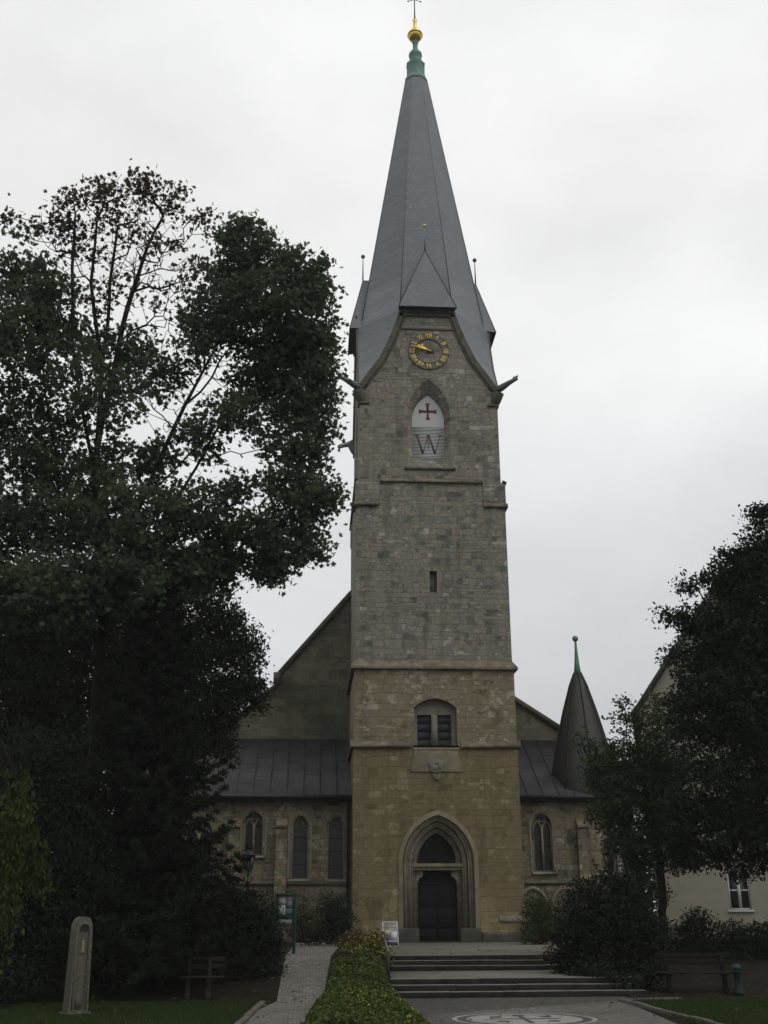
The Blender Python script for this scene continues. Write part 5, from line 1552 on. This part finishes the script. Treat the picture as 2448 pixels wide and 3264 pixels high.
# ------------------------------------------------------------------ street furniture
def lamp(label, loc, H):
    t = empty('street_lamp', loc)
    tag(t, label, 'street lamp', 'old lanterns in front of the church')
    b = MB()
    b.lathe((0, 0, 0), [(.12, 0), (.12, .25), (.08, .32), (.055, .6), (.045, H - 1.2), (.065, H - 1.18), (.065, H - 1.12), (.035, H - 1.08), (.03, H - .78)], 12)
    b.build('post', M['iron'], t)
    b = MB()
    for k in range(4):
        a = math.pi / 4 + k * math.pi / 2
        c, s = math.cos(a), math.sin(a)
        P = [(.035, H - 1.1), (.12, H - 1.13), (.2, H - 1.06), (.19, H - .99), (.13, H - .99), (.12, H - 1.04)]
        b.tube([(r * c, r * s, z) for r, z in P], .013, 5)
        P = [(.03, H - .95), (.09, H - .86), (.13, H - .76)]
        b.tube([(r * c, r * s, z) for r, z in P], .013, 5)
    b.build('scroll_bracket', M['iron'], t)
    b = MB()
    b.lathe((0, 0, 0), [(.03, H - .80), (.13, H - .77), (.13, H - .74)], 6)
    for k in range(6):
        a = math.pi / 3 * k
        b.tube([(.125 * math.cos(a), .125 * math.sin(a), H - .76), (.20 * math.cos(a), .20 * math.sin(a), H - .36)], .012, 4)
    b.lathe((0, 0, 0), [(.20, H - .38), (.205, H - .34), (.19, H - .34)], 6)
    fr = b.build('lantern_frame', M['iron'], t)
    b = MB(); b.lathe((0, 0, 0), [(.115, H - .74), (.185, H - .38)], 6)
    b.build('lantern_glass', M['lamp_glass'], fr)
    b = MB(); b.lathe((0, 0, 0), [(.25, H - .345), (.25, H - .33), (.13, H - .25), (.09, H - .20), (.09, H - .13), (.115, H - .11), (.08, H - .05), (.02, H)], 12)
    b.build('lantern_roof', M['iron'], t)
    return t
M['lamp_glass'] = simple('milky_lamp_glass', (.09, .09, .085), .25, .15, 5.0, spec=.5)
lp = (-7.312, -13.412, 3.224)
lamp('old black lantern rising behind the yew bush left of the tower', (lp[0], lp[1], 0), lp[2])
lp = (4.270, -12.603, 3.300)
lamp('old black lantern above the dark bush right of the tower', (lp[0], lp[1], 0), lp[2])

# notice board
nb = empty('notice_board', ((-6.176, -12.369, 0.401)[0], (-6.176, -12.369, 0.401)[1], -.02), R(-14))
tag(nb, 'green framed notice board with white papers half hidden by the yew bush', 'notice board')
hT = (-6.214, -12.370, 1.793)[2]
b = MB()
for s in (-1, 1): b.box(s * .31 - .04, s * .31 + .04, .0, .12, 0, hT)
b.build('post', M['board_green'], nb, bevel=.008)
b = MB()
b.box(-.268, .268, .0, .12, hT - .07, hT - .002); b.box(-.268, .268, .0, .12, hT - .72, hT - .67); b.box(-.268, .268, 0, .12, hT - .98, hT - .92)
b.box(-.268, .268, .08, .10, hT - .92, hT - .07)
b.build('frame', M['board_green'], nb)
cols = [('paper', -.25, .0, .08, .34), ('paper', .01, .25, .08, .20), ('teal', .02, .25, .45, .65), ('paper', -.25, .0, .36, .64), ('grey', .02, .25, .21, .42), ('paper', -.24, .24, .74, .90)]
M['teal'] = simple('teal_poster', (.07, .20, .17), .7, .2, 9.0)
M['grey'] = simple('printed_sheet', (.24, .22, .23), .7, .45, 30.0)
M['pink'] = simple('pink_print', (.35, .13, .18), .7, .3, 12.0)
M['ink'] = simple('ink_lines', (.10, .10, .11), .8, .3, 20.0)
for nm, x0, x1, d0, d1 in cols:
    b = MB(); b.box(x0, x1, .074, .079, hT - d1, hT - d0)
    pp = b.build('poster', M[nm], nb)
    b = MB()
    k = 0
    while d0 + .04 + k * .04 < d1 - .02:
        b.box(x0 + .03, x1 - .03 - (k % 3) * .03, .0725, .0735, hT - d0 - .04 - k * .04 - .008, hT - d0 - .04 - k * .04)
        k += 1
    b.build('print', M['ink' if nm != 'grey' else 'pink'], pp)

# A-board beside the door
pa = (-2.222, -3.668, 0.066)
ab = empty('poster_stand', (pa[0], pa[1], 0), R(6))
tag(ab, 'pale framed poster stand standing left of the church door', 'sign')
w2, hh = .31, .88
Tl = Matrix.Rotation(R(-12), 4, 'X')
b = MB()
b.box(-w2, -w2 + .04, -.015, .015, 0, hh); b.box(w2 - .04, w2, -.015, .015, 0, hh); b.box(-w2 + .04, w2 - .04, -.015, .015, hh - .04, hh); b.box(-w2 + .04, w2 - .04, -.015, .015, .12, .16)
b.xf(Tl); b.build('frame', M['frame_white'], ab, bevel=.004)
b = MB()
b.box(-w2, -w2 + .04, -.015, .015, 0, hh); b.box(w2 - .04, w2, -.015, .015, 0, hh); b.box(-w2 + .04, w2 - .04, -.015, .015, .3, .34)
b.xf(Matrix.Translation((0, .37, 0)) @ Matrix.Rotation(R(12), 4, 'X')); b.build('rear_leg', M['frame_white'], ab)
M['poster'] = simple('faded_poster', (.27, .28, .25), .6, .18, 8.0)
M['poster_warm'] = simple('faded_picture', (.40, .32, .22), .6, .3, 12.0)
M['lilac'] = simple('lilac_sheet', (.48, .46, .58), .7, .05, 5.0)
M['violet'] = simple('violet_strip', (.05, .04, .14), .6, .15, 5.0)
b = MB(); b.box(-w2 + .04, w2 - .04, -.004, .004, .16, hh - .04); b.xf(Tl); pz = b.build('poster', M['poster'], ab)
b = MB(); b.box(-.22, .0, -.008, -.005, .36, .56); b.xf(Tl); b.build('picture', M['poster_warm'], pz)
b = MB(); b.box(.02, .265, -.010, -.007, .17, .50); b.xf(Tl); b.build('notice', M['lilac'], pz)
b = MB(); b.box(-w2 + .04, w2 - .04, -.006, .006, .01, .119); b.xf(Tl); b.build('base_strip', M['violet'], ab)
b = MB()
for k, (x0, x1) in enumerate(((-.22, .2), (-.22, .12), (-.22, .22))): b.box(x0, x1, -.008, -.005, .78 - .07 * k, .80 - .07 * k)
b.xf(Tl); b.build('print', M['ink'], pz)

# handrail at the left of the steps
hr0, hr1, hr2 = (-3.137, -14.231, 0.442), (-3.301, -18.229, 0.242), (-3.280, -18.230, -0.376)
hr = empty('handrail', (hr1[0], hr1[1], gz(hr1[1]) - .02))
tag(hr, 'dark iron handrail at the left side of the steps', 'handrail')
o = np.array([hr1[0], hr1[1], gz(hr1[1]) - .02])
b = MB(); b.tube([np.array(hr0) - o, np.array(hr1) - o], .026, 8); b.build('rail', M['lead'], hr)
b = MB(); b.tube([np.array(hr1) - o + np.array([0, 0, -.01]), (0, 0, -.05)], .042, 8); b.build('post', M['iron'], hr)
q0 = np.array(hr0)
b = MB(); b.tube([q0 - o + np.array([0, 0, -.01]), (q0[0] - o[0], q0[1] - o[1], -.02 - o[2])], .03, 8); b.build('post', M['iron'], hr)

# wayside pillar with a niche
pb = (-10.249, -23.822, -0.795)
wp = empty('wayside_pillar', (pb[0], pb[1], ZL), R(30))
tag(wp, 'weathered granite wayside pillar with an arched niche on the left lawn', 'wayside shrine')
Hp = (-10.373, -23.846, 1.139)[2] - ZL
def pil(wd, top, n=8, base=-.05, ins=0): return [(-wd, base)] + [(-wd * math.cos(math.pi * i / n), top - wd + wd * math.sin(math.pi * i / n)) for i in range(n + 1)] + [(wd, base)]
b = MB()
body = [(-.24, -.05), (-.20, Hp - .32), (-.19, Hp - .14), (-.12, Hp - .03), (-.04, Hp), (.04, Hp), (.12, Hp - .03), (.19, Hp - .14), (.20, Hp - .32), (.24, -.05)]
nic = [(-.13, .1), (-.12, Hp - .28)] + [(.12 * math.cos(math.pi - math.pi * i / 8), Hp - .28 + .14 * math.sin(math.pi * i / 8)) for i in range(1, 8)] + [(.12, Hp - .28), (.13, .1)]
b.holed(body, [nic], -.20, .045)
n_ = len(body)
b.loft(P3(body, -.20), P3(body, .20), True)
b.face(P3(body[::-1], .20))
b.build('shaft', M['pillar'], wp, bevel=.012)
b = MB(); b.face(P3(nic, -.157)); b.build('niche', M['pillar'], wp)
b = MB(); b.holed([(-.115, Hp - .30)] + [(.115 * math.cos(math.pi - math.pi * i / 8), Hp - .29 + .13 * math.sin(math.pi * i / 8)) for i in range(9)] + [(.115, Hp - .30)], [], -.160, 0); b.build('niche_shade', M['iron'], wp)  # flat dark sheet, paints the shade inside the niche head
b = MB(); b.prism([(-.055, Hp - .72), (.055, Hp - .72), (.03, Hp - .6), (.045, Hp - .55), (.02, Hp - .46), (-.02, Hp - .46), (-.045, Hp - .55), (-.03, Hp - .6)], -.19, -.15); b.build('relief', M['trim_pale'], wp, bevel=.01)
b = MB(); b.box(-.085, .085, -.168, -.150, .12, .42); b.build('plaque', M['trim_dark'], wp)
b = MB()
for s in (-1, 1): b.box(s * .165 - .012, s * .165 + .012, -.213, -.19, .1, Hp - .34)
b.build('edge_moulding', M['pillar'], wp)
b = MB(); b.box(-.31, .31, -.27, .27, -.05, .06); b.build('foot_slab', M['pillar'], wp, bevel=.02)
wp.scale = (.9, .9, 1)

# benches
def bench(label, loc, rz_, L, wood, legm, sides):
    t = empty('park_bench', loc, rz_)
    tag(t, label, 'bench', 'park benches on the lawns')
    b = MB()
    for yy in (-.20, -.05, .10): b.box(-L / 2, L / 2, yy - .06, yy + .06, .42, .46)
    b.build('seat', M[wood], t, bevel=.008)
    b = MB()
    for z in (.62, .78): b.box(-L / 2, L / 2, .20, .235, z, z + .11)
    b.build('backrest', M[wood], t, bevel=.008)
    for s in sides:
        b = MB()
        b.box(s - .05, s + .05, -.22, .20, -.04, .08); b.box(s - .05, s + .05, -.10, .06, .0805, .40); b.box(s - .05, s + .05, -.24, .20, .36, .418); b.box(s - .04, s + .04, .14, .198, .4185, .86)
        b.build('leg', M[legm], t, bevel=.01)
    return t
pb = (-7.997, -19.977, -0.635)
bench('weathered wooden bench on concrete legs in front of the yew bush', (pb[0], pb[1], gz(pb[1])), R(0), 1.1, 'wood', 'concrete', (-.32, .18))
pb = (4.362, -19.927, -0.783)
bench('dark wooden bench in front of the bushes on the right lawn', (pb[0], pb[1], gz(pb[1])), R(-6), 1.9, 'wood_dark', 'wood_dark', (-.7, .7))

# slim green post
pb = (5.297, -20.253, -0.741)
gp = empty('green_post', (pb[0], pb[1], gz(pb[1])))
tag(gp, 'slim teal green metal post with a domed cap beside the right bench', 'post')
hP = (5.347, -20.272, -0.048)[2] - gz(pb[1])
b = MB(); b.lathe((0, 0, 0), [(.12, -.02), (.12, .06), (.085, .09), (.08, hP - .22), (.10, hP - .2), (.10, hP - .12)], 14); b.build('post', M['bin'], gp)
b = MB(); b.lathe((0, 0, 0), [(.115, hP - .12), (.11, hP - .06), (.07, hP - .015), (.02, hP)], 14)
M['bin_cap'] = simple('teal_cap', (.006, .045, .036), .5, .15, 6.0)
b.build('cap', M['bin_cap'], gp)

# ------------------------------------------------------------------ damp air
b = MB().box(-140, 140, -80, 180, ZL - 1.2, 62)
hz = b.build('haze', [])
m = bpy.data.materials.new('damp_air')
m.use_nodes = True
m.node_tree.nodes.clear()
o_ = m.node_tree.nodes.new('ShaderNodeOutputMaterial')
v_ = m.node_tree.nodes.new('ShaderNodeVolumePrincipled')
v_.inputs['Color'].default_value = (.93, .95, .97, 1)
v_.inputs['Density'].default_value = .00032
m.node_tree.links.new(v_.outputs[0], o_.inputs['Volume'])
hz.data.materials.append(m)
hz['kind'] = 'stuff'
hz['label'] = 'thin damp air over the whole square'
